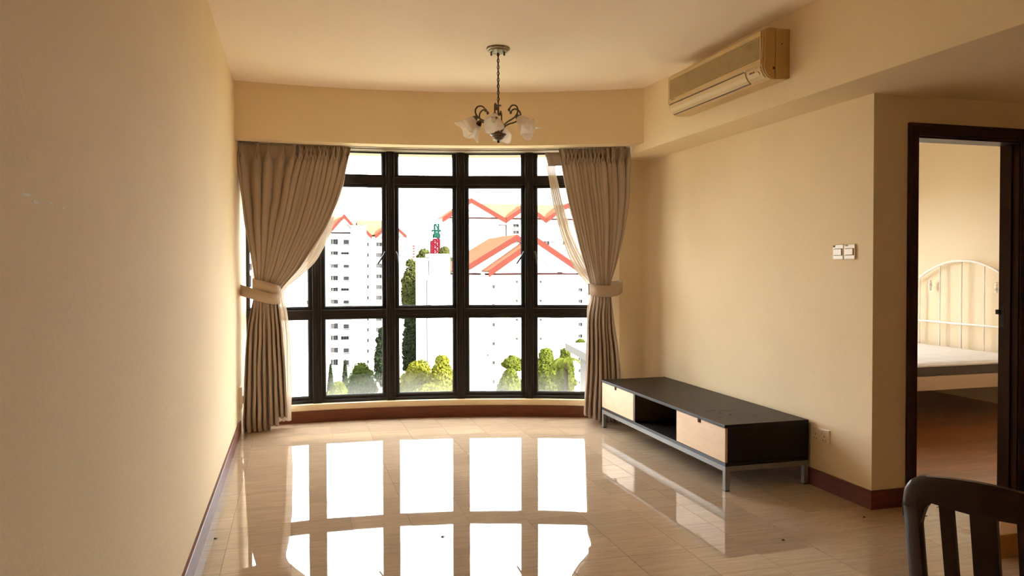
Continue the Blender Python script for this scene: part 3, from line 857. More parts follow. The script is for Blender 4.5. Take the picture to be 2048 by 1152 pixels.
cl = empty('curtain', (-.2, arc(-.2, 5.17), 0), 0, 'long taupe pinch-pleated curtain tied back at the left of the bay window', 'curtain', 'taupe curtains at the bay window')
Lrows = [(2.309, -.450), (2.038, -.425), (1.683, -.390), (1.445, -.353), (1.177, -.309), (1.10, -.318), (1.033, -.336), (.846, -.374), (.568, -.394), (.249, -.406), (.07, -.415), (0, -.40)]
Rrows = [(2.303, .444), (2.071, .391), (1.864, .335), (1.656, .25), (1.49, .150), (1.306, .031), (1.156, -.106), (1.10, -.145), (1.022, -.142), (.799, -.108), (.473, -.092), (.105, -.075), (0, -.075)]
topsL = [-.444, -.417, -.29, -.206, -.095, -.005, .045, .093, .123, .152, .196, .225, .251, .299, .340, .388, .430]
drape('drape_cloth', Lrows, Rrows, topsL, 5.17, 2.303, .012, 1.10, drapeM, cl, amp=.036, seed=3, ampf=lambda z: .9 if z > 1.5 else (.6 + .3 * abs(z - 1.1) / .4 if z > .7 else .95), zb=lambda u: .005 if u < .62 else (.045 if u < .78 else .095 + .05 * (u - .78)))
pleats(topsL[1:-1], 5.155, 2.303, cl, drapeM)
shL = empty('sheer_curtain', (-.1, arc(-.1, 5.27), 0), 0, 'white sheer curtain bunched behind the left taupe curtain', 'curtain', 'white sheers at the bay window')
RSL = [(2.303, .44), (2.0, .39), (1.70, .30), (1.62, .292), (1.50, .235), (1.36, .16), (1.26, .06), (1.17, -.05), (1.12, -.105), (1.05, -.095), (.95, -.072), (.7, -.045), (.35, -.04), (.06, -.045), (0, -.045)]
LSL = [(2.303, -.42), (1.68, -.37), (1.17, -.335), (1.03, -.33), (.57, -.37), (0, -.38)]
drape('sheer_cloth', LSL, RSL, [-.42 + k * .86 / 17 for k in range(18)], 5.275, 2.30, .05, 1.12, sheerM, shL, amp=.012, seed=8, per=8, nz=80, solid=0)

cr_ = empty('curtain', (2.45, arc(2.45, 5.17), 0), 0, 'taupe pinch-pleated curtain tied back at the right of the bay, above the black TV bench', 'curtain', 'taupe curtains at the bay window')
Lr = [(2.306, 2.126), (2.049, 2.168), (1.796, 2.217), (1.458, 2.297), (1.205, 2.375), (1.142, 2.392), (1.05, 2.40), (.868, 2.358), (.656, 2.354), (.402, 2.344), (.07, 2.326), (0, 2.33)]
Rr_ = [(2.306, 2.668), (2.124, 2.664), (1.833, 2.648), (1.625, 2.62), (1.374, 2.575), (1.164, 2.53), (1.051, 2.546), (.828, 2.556), (.618, 2.58), (.366, 2.60), (0, 2.60)]
topsR = [2.135, 2.165, 2.195, 2.225, 2.252, 2.283, 2.31, 2.338, 2.368, 2.40, 2.425, 2.455, 2.50, 2.535, 2.600, 2.662]
drape('drape_cloth', Lr, Rr_, topsR, 5.17, 2.303, .012, 1.10, drapeM, cr_, amp=.032, seed=5, ampf=lambda z: 1.0 if z > 1.5 else (.65 + .3 * abs(z - 1.1) / .4 if z > .7 else 1.0), zb=lambda u: .06 - .05 * min(1, u * 2.2))
pleats(topsR[1:-1], 5.155, 2.303, cr_, drapeM)
shR = empty('sheer_curtain', (2.3, arc(2.3, 5.27), 0), 0, 'white sheer curtain bunched behind the right taupe curtain', 'curtain', 'white sheers at the bay window')
# left strip of the sheer, hanging free of the drape
Ls = [(2.29, 2.050), (2.15, 2.068), (1.86, 2.118), (1.6, 2.180), (1.42, 2.238), (1.27, 2.31), (1.17, 2.40), (1.1, 2.44), (1.0, 2.40), (.90, 2.385), (.75, 2.40), (.4, 2.385), (.1, 2.36), (0, 2.36)]
Rs = [(2.29, 2.175), (2.15, 2.13), (1.86, 2.195), (1.6, 2.262), (1.42, 2.335), (1.27, 2.42), (1.17, 2.49), (1.1, 2.51), (1.0, 2.53), (.9, 2.56), (.75, 2.60), (.4, 2.66), (.1, 2.685), (0, 2.69)]
drape('sheer_cloth', Ls, Rs, [2.075 + .1 * k / 5 for k in range(6)], 5.275, 2.185, .05, 1.12, sheerM, shR, amp=.013, seed=12, per=12, nz=90, solid=0)
mb = MB().grid([[(2.052 + dx + zz_ * .03, arc(2.08 + dx, 5.275) - .008 * abs(math.sin(dx * 60)), 2.29 - zz_ * .115) for dx in [i * .01 for i in range(15)]] for zz_ in (0, .33, .66, 1)])
child(mb.build('heading_tape', sheerHeadM, smooth=True, solid=.002), shR)

def ribbon(path, hgt, m, name, parent, tilt=0):
    rows = [[Vector(p) + Vector((0, 0, -hgt / 2)), Vector(p) + Vector((0, 0, hgt / 2))] for p in path]
    o = MB().grid(rows).build(name, m, smooth=True, angle=180, solid=.006, recalc=False)
    return child(o, parent)
# left tieback: hook on the wall, ribbon below, once round, upper band
tb = empty('tieback', (-.43, 6.45, 1.10), 0, 'broad taupe fabric tieback wound around the left curtain', 'tieback', 'fabric tiebacks')
cx, cy = -.225, 6.425
pts = [(-.425, 6.40, 1.135), (-.41, 6.375, 1.13), (-.34, 6.345, 1.108), (-.26, 6.33, 1.083), (-.19, 6.333, 1.066), (-.145, 6.36, 1.062), (-.125, 6.41, 1.072), (-.15, 6.47, 1.10), (-.225, 6.50, 1.135), (-.30, 6.47, 1.175), (-.335, 6.42, 1.185), (-.315, 6.37, 1.178), (-.26, 6.342, 1.165), (-.19, 6.345, 1.145), (-.14, 6.37, 1.128), (-.12, 6.42, 1.118)]
def sm(pts, n=6):
    out = []
    P = [Vector(p) for p in pts]
    for i in range(len(P) - 1):
        a, b, c, d = P[max(i - 1, 0)], P[i], P[i + 1], P[min(i + 2, len(P) - 1)]
        for k in range(n):
            t = k / n
            out.append(.5 * ((2 * b) + (c - a) * t + (2 * a - 5 * b + 4 * c - d) * t * t + (-a + 3 * b - 3 * c + d) * t ** 3))
    out.append(P[-1]); return out
ribbon(sm(pts), .088, tieM, 'band', tb)
child(MB().tube([(-.442, 6.42, 1.15), (-.43, 6.41, 1.15), (-.425, 6.405, 1.12), (-.432, 6.40, 1.105), (-.44, 6.40, 1.11)], .003, 6).build('hook', steelM, smooth=True), tb)
tb = empty('tieback', (2.66, 5.95, 1.10), 0, 'taupe fabric tieback with a free end pointing at the right wall', 'tieback', 'fabric tiebacks')
pts = [(2.375, 5.965, 1.125), (2.40, 5.90, 1.115), (2.45, 5.865, 1.110), (2.51, 5.86, 1.11), (2.565, 5.875, 1.115), (2.61, 5.90, 1.125), (2.65, 5.935, 1.14), (2.668, 5.96, 1.145), (2.66, 6.0, 1.145), (2.6, 6.04, 1.14), (2.5, 6.06, 1.13), (2.42, 6.04, 1.125), (2.377, 6.0, 1.12)]
ribbon(sm(pts), .096, tieM, 'band', tb)
child(MB().tube([(2.70, 6.098, 1.17), (2.685, 6.03, 1.175), (2.668, 5.965, 1.172), (2.664, 5.955, 1.19)], .0035, 6).build('hook', steelM, smooth=True), tb)

# ------------------------------------------------------------------ chandelier
CHX, CHY = 1.275, 4.805
ch = empty('chandelier', (CHX, CHY, ZC), 0, 'bronze chandelier with six frosted tulip glass shades hanging on a chain', 'chandelier')
def chp(mb, name, m, parent=ch, **k):
    return child(mb.build(name, m, **k), parent)
can = chp(MB().lathe([(.0, -.001), (.074, -.001), (.077, -.006), (.074, -.012), (.066, -.016), (.062, -.024), (.045, -.031), (.02, -.034), (.001, -.034)], (CHX, CHY, ZC), n=40), 'canopy', pewterM, smooth=True, angle=35)
for s in (-1, 1):
    c = Vector((CHX, CHY, ZC - .03)) + RH * (.042 * s - .002) - FH * .015
    chp(MB().lathe([(.0, .005), (.006, .004), (.006, -.012), (.007, -.014), (.007, -.02), (.003, -.024), (0, -.024)], c, n=10), 'screw_knob', bronzeM, can, smooth=True)
ztop, zbot = ZC - .034, 2.378
chp(MB().lathe([(.0, 0), (.008, 0), (.010, -.012), (.006, -.02), (0, -.02)], (CHX, CHY, ztop), n=12), 'loop', bronzeM, can, smooth=True)
nl = 15
step = (ztop - .018 - zbot) / nl
for k in range(nl):
    zc = ztop - .018 - step * (k + .5)
    ax = RH if k % 2 else (RH * .45 + FH * .9)
    hl = step * .5 + .003
    path = [Vector((CHX, CHY, zc)) + ax * (math.cos(2 * PI * j / 14) * .0072) + Vector((0, 0, math.sin(2 * PI * j / 14) * hl)) for j in range(15)]
    chp(MB().tube(path, .0023, 6, cap=False), 'chain_link', bronzeM, smooth=True)
cord = [Vector((CHX + .003 * math.sin(k * 1.9), CHY + .003 * math.cos(k * 1.9), ztop - .01 - (ztop - zbot) * k / 20)) for k in range(21)]
chp(MB().tube(cord, .0026, 6), 'power_cord', mat('dark_cord', (.02, .012, .008), .5), smooth=True)
chp(MB().lathe([(0, 2.372), (.018, 2.370), (.024, 2.366), (.018, 2.362), (.006, 2.360), (.006, 2.20), (.011, 2.196), (.02, 2.193), (.012, 2.19)], (CHX, CHY, 0), n=20), 'stem', bronzeM, smooth=True)
chp(MB().lathe([(0, 2.197), (.022, 2.196), (.026, 2.190), (.033, 2.186), (.052, 2.181), (.054, 2.177), (.046, 2.170), (.040, 2.166), (.040, 2.160), (.034, 2.157), (.030, 2.150), (.020, 2.144), (.014, 2.140), (.0, 2.139)], (CHX, CHY, 0), n=36), 'hub', bronzeM, smooth=True, angle=30)
chp(MB().lathe([(0, 2.142), (.007, 2.141), (.009, 2.134), (.008, 2.128), (.004, 2.123), (0, 2.122)], (CHX, CHY, 0), n=16), 'finial', blackM, smooth=True)
az0 = math.atan2(-FH.y, -FH.x) - R(7)
for k in range(6):
    az = az0 + k * PI / 3
    o_ = Vector((math.cos(az), math.sin(az), 0)); tn = Vector((-math.sin(az), math.cos(az), 0)); zu = Vector((0, 0, 1)); c0 = Vector((CHX, CHY, 0))
    prof = [(.018, 2.185), (.027, 2.205), (.045, 2.232), (.075, 2.252), (.110, 2.264), (.140, 2.280), (.157, 2.305), (.156, 2.332), (.138, 2.350), (.115, 2.353), (.098, 2.343), (.088, 2.328)]
    path = sm([c0 + o_ * r_ + zu * z_ for r_, z_ in prof], 4)
    arm = chp(MB().tube(path, .0052, 8), 'arm', bronzeM, smooth=True)
    chp(MB().lathe([(0, .011), (.006, .009), (.0095, 0), (.006, -.009), (0, -.011)], path[-1], n=12), 'ball_tip', bronzeM, arm, smooth=True)
    # socket cup + petal shade pointing outwards and down
    root = c0 + o_ * .150 + zu * 2.282
    ax = (o_ * .72 - zu * .69).normalized(); e1 = tn; e2 = ax.cross(tn)
    cup = chp(MB().lathe([(0, -.006), (.010, -.006), (.013, .004), (.020, .018), (.024, .030), (.0215, .030), (.018, .02), (0, .012)], root, ax, 18), 'socket_cup', bronzeM, arm, smooth=True)
    rows = []
    NZ, NA = 14, 48
    for i in range(NZ + 1):
        t = i / NZ
        row = []
        for j in range(NA):
            a = 2 * PI * j / NA
            pet = .5 + .5 * math.cos(a * 3 + .5)            # three broad petals
            lob = 1 - pet
            ln = .022 + t * (.084 + .026 * pet ** .8 * t)
            rad_ = .019 + .027 * math.sin(min(1, t * 1.05) * PI * .52) * (0.92 + .10 * lob) 
            if t > .72: rad_ += (t - .72) ** 1.3 * (.06 + .085 * pet ** 2)
            row.append(root + ax * ln + (e1 * math.cos(a) + e2 * math.sin(a)) * rad_)
        rows.append(row)
    chp(MB().grid(rows, closed=True), 'glass_shade', frostM, smooth=True, angle=180, solid=.0025)
    chp(MB().lathe([(0, .026), (.009, .03), (.012, .05), (.017, .062), (.016, .074), (.009, .082), (0, .084)], root, ax, 14), 'bulb', mat('opal_bulb', (.85, .8, .7), .3), smooth=True)

# ------------------------------------------------------------------ air conditioner on the beam
AY0, AY1 = 3.71, 4.835
ac = empty('air_conditioner', (XB, (AY0 + AY1) / 2, 2.372), 0, 'yellowed split air conditioner indoor unit mounted on the beam', 'air conditioner')
def X(d): return XB - d
body = [(0, 2.652), (.135, 2.652), (.155, 2.646), (.166, 2.632), (.172, 2.50), (.172, 2.452), (.168, 2.425), (.156, 2.398), (.136, 2.376), (.112, 2.366), (.06, 2.368), (0, 2.374)]
def acp(mb, name, m, parent=ac, **k): return child(mb.build(name, m, **k), parent)
def ext(poly, y0, y1): return MB().prism([(X(d), y0, z) for d, z in poly], (0, y1 - y0, 0))
acp(ext(body, AY0 + .012, AY1 - .006), 'housing', acM, bevel=.003)
# near and far side caps: rear half and curved front half with a joint between them
for (ya, yb) in ((AY0, AY0 + .012), (AY1 - .006, AY1)):
    rear = [(0, 2.650), (.092, 2.650), (.092, 2.368), (.06, 2.370), (0, 2.376)]
    fro = [(.095, 2.650), (.133, 2.650), (.150, 2.642), (.158, 2.628), (.160, 2.47), (.166, 2.452), (.164, 2.428), (.152, 2.400), (.134, 2.380), (.112, 2.369), (.095, 2.368)]
    acp(ext(rear, ya, yb), 'rear_side_cap', acSideM, bevel=.002); acp(ext(fro, ya, yb), 'front_side_cap', acSideM, bevel=.002)
mb = MB().box(X(.050), X(.006), AY0 - .002, AY0 + .001, 2.383, 2.435); acp(mb, 'pipe_knockout', acSideM, bevel=.002)
mb = MB()
for k in range(6):
    z = 2.445 + k * .018
    mb.box(X(.052), X(.012 + .004 * (k % 2)), AY0 - .0018, AY0 + .001, z, z + .006)
acp(mb, 'side_vent_ribs', acSideM)
acp(MB().box(X(.056), X(.048), AY0 - .001, AY0 + .001, 2.560, 2.568), 'screw_hole', acDarkM)
acp(MB().box(X(.110), X(.098), AY0 - .001, AY0 + .001, 2.420, 2.434), 'clip_slot', acDarkM)
# front panel with a grille of fine horizontal slats
acp(MB().box(X(.176), X(.170), AY0 + .025, AY1 - .012, 2.608, 2.632).box(X(.1765), X(.170), AY0 + .018, AY0 + .03, 2.456, 2.632).box(X(.1765), X(.170), AY1 - .028, AY1 - .008, 2.456, 2.632).box(X(.178), X(.170), AY0 + .018, AY1 - .008, 2.446, 2.478), 'front_panel', acM, bevel=.002)
acp(MB().box(X(.1722), X(.171), AY0 + .03, AY1 - .028, 2.478, 2.608), 'grille_backing', acDarkM)
mb = MB()
for k in range(19):
    z = 2.481 + k * .0068
    mb.box(X(.1775), X(.1718), AY0 + .03, AY1 - .028, z, z + .0036)
g = acp(mb, 'grille_slats', acM); tag(g, kind='stuff')
acp(MB().box(X(.1795), X(.1775), AY1 - .105, AY1 - .055, 2.462, 2.469), 'maker_badge', pewterM)
# discharge flap
fp = [(.176, 2.436), (.170, 2.412), (.158, 2.390), (.142, 2.376), (.138, 2.380), (.153, 2.394), (.164, 2.414), (.170, 2.438)]
acp(ext(fp, 3.885, AY1 - .030), 'louvre_flap', acM, bevel=.001)
acp(MB().box(X(.1755), X(.168), 3.88, AY1 - .026, 2.437, 2.441), 'upper_slot', brownLineM)
acp(ext([(.1425, 2.3755), (.139, 2.3725), (.137, 2.371), (.137, 2.374), (.141, 2.379)], 3.88, AY1 - .026), 'lower_slot', brownLineM)
acp(ext(fp, AY0 + .026, 3.872), 'control_panel', acM, bevel=.001)
for k in range(3):
    y = 3.835 - k * .018
    acp(MB().obox((X(.1735), y, 2.418), (.003, 0, 0), (0, .0035, 0), (0, 0, .004)), 'indicator_light', pewterM)
acp(MB().lathe([(0, .004), (.010, .004), (.012, 0), (.012, -.004)], (X(.1665), 3.762, 2.403), (-.8, 0, -.6), 16), 'control_knob', acM, smooth=True, angle=30)
acp(MB().lathe([(0, .003), (.006, .002), (.006, -.003)], (X(.177), 3.878, 2.442), (-1, 0, 0), 10), 'flap_pin', whiteM, smooth=True)

# ------------------------------------------------------------------ TV bench
TXF, TXB, TY0, TY1 = 2.402, 2.968, 3.905, 5.765
tv = empty('tv_bench', ((TXF + TXB) / 2, (TY0 + TY1) / 2, 0), 0, 'long low black-brown TV bench with two pale wooden drawers on a steel frame', 'tv bench')
def tvp(mb, name, m, parent=tv, **k): return child(mb.build(name, m, **k), parent)
tvp(MB().box(TXF - .006, TXB, TY0, TY1, .372, .391), 'top', espTopM, bevel=.002)
tvp(MB().box(TXF, TXB, TY0, TY1, .146, .165), 'bottom_board', espM, bevel=.0015)
tvp(MB().box(TXF + .016, TXB, TY0, TY0 + .019, .165, .372), 'side_panel', espM)
tvp(MB().box(TXF + .016, TXB, TY1 - .019, TY1, .165, .372), 'side_panel', espM)
tvp(MB().box(TXF + .004, TXB - .01, 4.490, 4.509, .165, .372), 'divider', espM)
tvp(MB().box(TXF + .001, TXB - .01, 5.140, 5.162, .165, .372), 'divider', mat('olive_brown_edge', (.075, .05, .028), .45))
tvp(MB().box(TXB - .01, TXB, TY0 + .019, TY1 - .019, .165, .372), 'back_panel', espM)
for (ya, yb) in ((TY0 + .004, 4.496), (5.166, TY1 - .004)):
    ym = (ya + yb) / 2 - .0
    ym = 4.205 if ya < 4.5 else 5.49
    d = tvp(MB().box(TXF, TXF + .016, ya, ym - .020, .169, .369).box(TXF, TXF + .016, ym + .020, yb, .169, .369).box(TXF, TXF + .016, ym - .020, ym + .020, .169, .346), 'drawer_front', birchM)
    tvp(MB().box(TXF + .0165, TXF + .05, ym - .03, ym + .03, .33, .371), 'finger_notch', blackM, d)
    tvp(MB().box(TXF + .017, TXB - .03, ya + .03, ya + .042, .175, .34).box(TXF + .017, TXB - .03, yb - .042, yb - .03, .175, .34).box(TXF + .017, TXB - .03, ya + .03, yb - .03, .172, .178), 'drawer_box', espM, d)
# steel underframe and legs
lw = .030
mb = MB().box(TXF, TXF + lw, TY0 + lw, TY1 - lw, .116, .146).box(TXB - lw, TXB, TY0 + lw, TY1 - lw, .116, .146).box(TXF + lw, TXB - lw, TY0, TY0 + lw, .116, .146).box(TXF + lw, TXB - lw, TY1 - lw, TY1, .116, .146)
tvp(mb, 'underframe', steelM)
for x in (TXF, TXB - lw):
    for y in (TY0, TY1 - lw):
        lg = tvp(MB().box(x, x + lw, y, y + lw, .006, .146), 'leg', steelM, bevel=.0015)
        tvp(MB().box(x + .001, x + lw - .001, y + .001, y + lw - .001, 0, .006), 'glide', blackM, lg)
for k, (x, y, a, s) in enumerate([(2.55, 4.32, .3, .05), (2.60, 4.17, .9, .035), (2.50, 4.12, .2, .03), (2.66, 4.30, -.3, .055), (2.72, 4.10, .2, .03), (2.60, 4.06, .6, .02), (2.57, 4.24, 1.4, .03)]):
    n = 12
    poly = [(x + math.cos(a) * math.cos(2 * PI * j / n) * s - math.sin(a) * math.sin(2 * PI * j / n) * s * .25, y + math.sin(a) * math.cos(2 * PI * j / n) * s + math.cos(a) * math.sin(2 * PI * j / n) * s * .3 * rnd.uniform(.4, 1), .391) for j in range(n)]
    tvp(MB().prism(poly, (0, 0, .0004)), 'smear_mark', stainM)

# ------------------------------------------------------------------ switches and sockets
sw = empty('light_switch', (XR, 3.62, 1.35), 0, 'double cream rocker light switch on the right wall beside the corner', 'switch')
def gp(mb, name, m, parent, **k): return child(mb.build(name, m, **k), parent)
for ya, yb in ((3.533, 3.622), (3.626, 3.713)):
    pl = gp(MB().box(XR - .010, XR, ya, yb, 1.354, 1.440), 'face_plate', creamM, sw, bevel=.004)
    gp(MB().box(XR - .016, XR - .010, ya + .010, yb - .012, 1.378, 1.415), 'rocker', creamM, pl, bevel=.003)
    gp(MB().box(XR - .0104, XR - .010, ya + .008, yb - .010, 1.376, 1.417), 'rocker_gap', mat('gap_brown', (.12, .07, .03), .7), pl)
gp(MB().box(XR - .0112, XR - .010, 3.692, 3.708, 1.424, 1.436), 'grease_mark', acDarkM, sw)
gp(MB().box(XR - .0108, XR - .010, 3.585, 3.612, 1.428, 1.436), 'grease_mark', mat('faint_grease', (.35, .24, .14), .7), sw)
so = empty('wall_socket', (XR, 3.82, .31), 0, 'cream double power socket with switches on the right wall beside the TV bench', 'socket')
pl = gp(MB().box(XR - .011, XR, 3.735, 3.895, .276, .358), 'face_plate', creamM, so, bevel=.004)
for yc in (3.775, 3.855):
    for dy, dz in ((0, .010), (-.011, -.014), (.011, -.014)):
        gp(MB().box(XR - .0115, XR - .0108, yc + dy - .0028, yc + dy + .0028, .305 + dz - .004, .305 + dz + .004), 'pin_hole', blackM, pl)
for yc in (3.800, 3.828): gp(MB().obox((XR - .0125, yc, .336), (.003, 0, 0), (0, .0075, 0), (0, 0, .010)), 'rocker', whiteM, pl, bevel=.001)
sl = empty('wall_socket', (XL, 6.42, .28), 0, 'white power point low on the left wall beside the curtain hem', 'socket')
gp(MB().obox((-.428, 6.36, .288), (.012, 0, 0), (0, .045, 0), (0, 0, .085)), 'face_plate', whiteM, sl, bevel=.004)
gp(MB().obox((-.411, 6.345, .27), (.006, 0, 0), (0, .022, 0), (0, 0, .03)), 'plug', whiteM, sl, bevel=.004)

# ------------------------------------------------------------------ bedroom door frame
dr = struct(empty('door_1', (3.64, YS, 0)))
cw = .066
def casing(mb, x0, x1, z0, z1): mb.box(x0, x1, YS - .014, YS, z0, z1)
mb = MB().box(DX0 - cw, DX0, YS - .014, YS, 0, DZ + cw).box(DX0 - cw, DX0 - cw + .014, YS - .021, YS - .014, 0, DZ + cw); gp(mb, 'casing', doorM, dr, bevel=.002)
mb = MB().box(DX1, DX1 + cw, YS - .014, YS, 0, DZ + cw).box(DX1 + cw - .014, DX1 + cw, YS - .021, YS - .014, 0, DZ + cw); gp(mb, 'casing', doorM, dr, bevel=.002)
mb = MB().box(DX0, DX1, YS - .014, YS, DZ, DZ + cw).box(DX0 - cw, DX1 + cw, YS - .021, YS - .014, DZ + cw - .014, DZ + cw).box(DX0, DX1, YS - .018, YS - .014, DZ + .006, DZ + .02); gp(mb, 'head_casing', doorM, dr, bevel=.002)
gp(MB().box(DX0, DX0 + .012, YS, YS2, 0, DZ), 'jamb', doorM, dr)
gp(MB().box(DX1 - .012, DX1, YS, YS2, 0, DZ), 'jamb', doorM, dr)
gp(MB().box(DX0, DX1, YS, YS2, DZ - .012, DZ), 'head_jamb', doorM, dr)
gp(MB().box(DX1 - .024, DX1 - .012, YS + .04, YS + .075, 0, DZ - .012), 'door_stop', doorM, dr)
gp(MB().box(DX0 + .012, DX0 + .024, YS + .04, YS + .075, 0, DZ - .012), 'door_stop', doorM, dr)
gp(MB().box(DX1 - .0155, DX1 - .012, YS2 - .040, YS2 - .012, .955, 1.075).box(DX1 - .030, DX1 - .012, YS2 - .016, YS2 + .006, 1.03, 1.058), 'strike_plate', blackM, dr, bevel=.002)
# bedroom shell
BX1, BY1, BZ = 6.43, 7.35, 2.62
fb = struct(MB().box(XR2, BX1 + .1, YS + .06, BY1 + .1, -.12, -.008).build('floor_bedroom', groutM))
yy = YS + .062; row = 0
while yy < BY1:
    xx = XR2 - rnd.uniform(0, .9)
    while xx < BX1:
        a, b = max(xx, XR2 if yy > YS2 - .02 else DX0), min(xx + .9, BX1 if yy > YS2 - .02 else DX1)
        if b - a > .02: child(MB().box(a + .0004, b - .0004, yy, yy + .0885, -.008, 0).build('plank', plankM, origin=(a, yy, 0)), fb)
        xx += .9
    yy += .089; row += 1
WX0, WX1, WZ0, WZ1 = 4.1, 5.7, .6, 2.1
mb = MB().box(XR2, WX0, BY1, BY1 + .15, -.1, BZ + .2).box(WX1, BX1 + .2, BY1, BY1 + .15, -.1, BZ + .2).box(WX0, WX1, BY1, BY1 + .15, -.1, WZ0).box(WX0, WX1, BY1, BY1 + .15, WZ1, BZ + .2)
struct(mb.build('wall_bedroom_far', bedwallM))
struct(MB().box(BX1, BX1 + .2, YS2, BY1 + .15, -.1, BZ + .2).build('wall_bedroom_right', bedwallM))
struct(MB().box(XE + .2, BX1 + .2, YS, YS2, -.1, BZ + .2).build('wall_bedroom_near', bedwallM))
struct(MB().box(XR2, BX1 + .2, YS2, BY1 + .15, BZ, BZ + .2).build('ceiling_bedroom', ceilM))
struct(MB().box(XR2 - .002, XR2 + .01, 6.36, BY1 + .15, -.1, BZ + .2).build('wall_bedroom_left', bedwallM))
w2 = struct(empty('window_2', ((WX0 + WX1) / 2, BY1 + .05, WZ0)))
for k in range(4):
    x = WX0 + (WX1 - WX0) * k / 3
    gp(MB().box(x - .03, x + .03, BY1 + .02, BY1 + .08, WZ0, WZ1), 'window_post', frameM, w2)
for z in (WZ0 + .03, 1.0, WZ1 - .03):
    gp(MB().box(WX0, WX1, BY1 + .03, BY1 + .075, z - .03, z + .03), 'window_rail', frameM, w2)
for k in range(3):
    x0 = WX0 + (WX1 - WX0) * k / 3 + .03; x1 = WX0 + (WX1 - WX0) * (k + 1) / 3 - .03
    gp(MB().box(x0, x1, BY1 + .05, BY1 + .055, WZ0 + .05, WZ1 - .05), 'glass', glassM, w2)

# ------------------------------------------------------------------ bed
BHX, BYN, BYF = 6.375, 5.09, 7.02
bed = empty('bed', (5.4, 6.05, 0), 0, 'white metal bed frame with arched headboard seen through the doorway', 'bed')
YM = (BYN + BYF) / 2
def headz(y):
    q = abs(y - YM) / ((BYF - BYN) / 2)
    return 1.02 + .345 * (.5 + .5 * math.cos(PI * min(q, 1) ** 1.15))
mb = MB(); n = 40
ys = [BYN + (BYF - BYN) * k / n for k in range(n + 1)]
mb.tube([(BHX, y, headz(y)) for y in ys], .0125, 10)
gp(mb, 'headboard_arch', bedWhiteM, bed, smooth=True)
for y in (BYN, BYF):
    gp(MB().tube([(BHX, y, 0), (BHX, y, 1.03)], .016, 12), 'headboard_post', bedWhiteM, bed, smooth=True)
gp(MB().tube([(BHX, BYN, .735), (BHX, BYF, .735)], .011, 10), 'cross_rail', bedWhiteM, bed, smooth=True)
gp(MB().tube([(BHX, BYN, .42), (BHX, BYF, .42)], .011, 10), 'cross_rail', bedWhiteM, bed, smooth=True)
orn = [(0.0, .055), (.014, .053), (.014, .048), (.006, .044), (.012, .036), (.019, .026), (.012, .016), (.018, .006), (.020, 0), (.018, -.008), (.012, -.017), (.017, -.027), (.010, -.038), (.006, -.044), (.014, -.048), (.014, -.053), (0, -.055)]
for k in range(7):
    y = YM + (k - 3) * .2625
    b = gp(MB().tube([(BHX, y, .42), (BHX, y, headz(y))], .0065 if k % 3 else .008, 8), 'headboard_bar', bedWhiteM, bed, smooth=True)
    if k in (1, 4): pass
for y in (YM + .39, YM - .39): pass
for y in (5.661, 6.441):
    gp(MB().lathe(orn, (BHX, y, 1.11), n=14), 'ornament', bedWhiteM, bed, smooth=True)
XF_ = 4.35
for y in (BYN, BYF):
    gp(MB().box(XF_, BHX, y - .012, y + .012, .285, .40), 'side_rail', bedRailM, bed, bevel=.003)
gp(MB().box(XF_ - .012, XF_ + .012, BYN, BYF, .285, .40), 'foot_rail', bedRailM, bed, bevel=.003)
for y in (BYN, BYF): gp(MB().tube([(XF_, y, 0), (XF_, y, .5)], .016, 12), 'foot_post', bedWhiteM, bed, smooth=True)
gp(MB().box(XF_ + .02, BHX - .02, YM - .02, YM + .02, .30, .385), 'centre_beam', bedRailM, bed)
for k in range(14):
    x = XF_ + .1 + k * .145
    gp(MB().box(x, x + .06, BYN + .012, BYF - .012, .385, .398), 'slat', bedRailM, bed)
mt = empty('mattress', (5.4, 6.05, .4), 0, 'white topped mattress with dark grey sides on the white bed', 'mattress')
gp(MB().box(XF_ + .02, BHX - .02, BYN + .004, BYF - .004, .3985, .484), 'side_border', mattSideM, mt, bevel=.01)
mb = MB(); rows = []
nx_, ny_ = 50, 46
for i in range(nx_ + 1):
    x = XF_ + .02 + (BHX - .04 - XF_) * i / nx_; row = []
    for j in range(ny_ + 1):
        y = BYN + (BYF - BYN) * j / ny_
        ed = min(i, nx_ - i, j, ny_ - j)
        q = .006 * abs(math.sin(i * PI / 6)) * abs(math.sin(j * PI / 6)) if ed > 0 else -.02
        row.append((x, y, .500 + q - (.004 if ed == 1 else 0)))
    rows.append(row)
mb.grid(rows); mb.box(XF_ + .025, BHX - .03, BYN + .003, BYF - .003, .478, .490)
gp(mb, 'quilted_top', mattM, mt, smooth=True, angle=60)

# ------------------------------------------------------------------ dining chair
KD = 1.153
kc = at(1975, 960, 1.665); 
dirx = Vector((.40923, -.91242, 0)); nrm = Vector((.91242, .40923, 0))     # along the back / towards the seat
dc = empty('dining_chair', (kc.x, kc.y, 0), math.atan2(dirx.y, dirx.x), 'dark wooden dining chair back with curved top rail in the right foreground', 'dining chair')
ZT_ = .847
HW = .184
lean = .20
def back(s, z, off=0): return (s, -(ZT_ - z) * lean * -1 + off, z)   # local: x along back, y towards seat
def bk(s, z, off=0):
    return Vector((s, (ZT_ - z) * lean + off + .035 * (1 - (s / HW) ** 2) * -1 * (1 if z > .45 else .4), z))
def dcp(mb, name, **k):
    o = mb.build(name, chairM, **k); o.parent = dc; return o
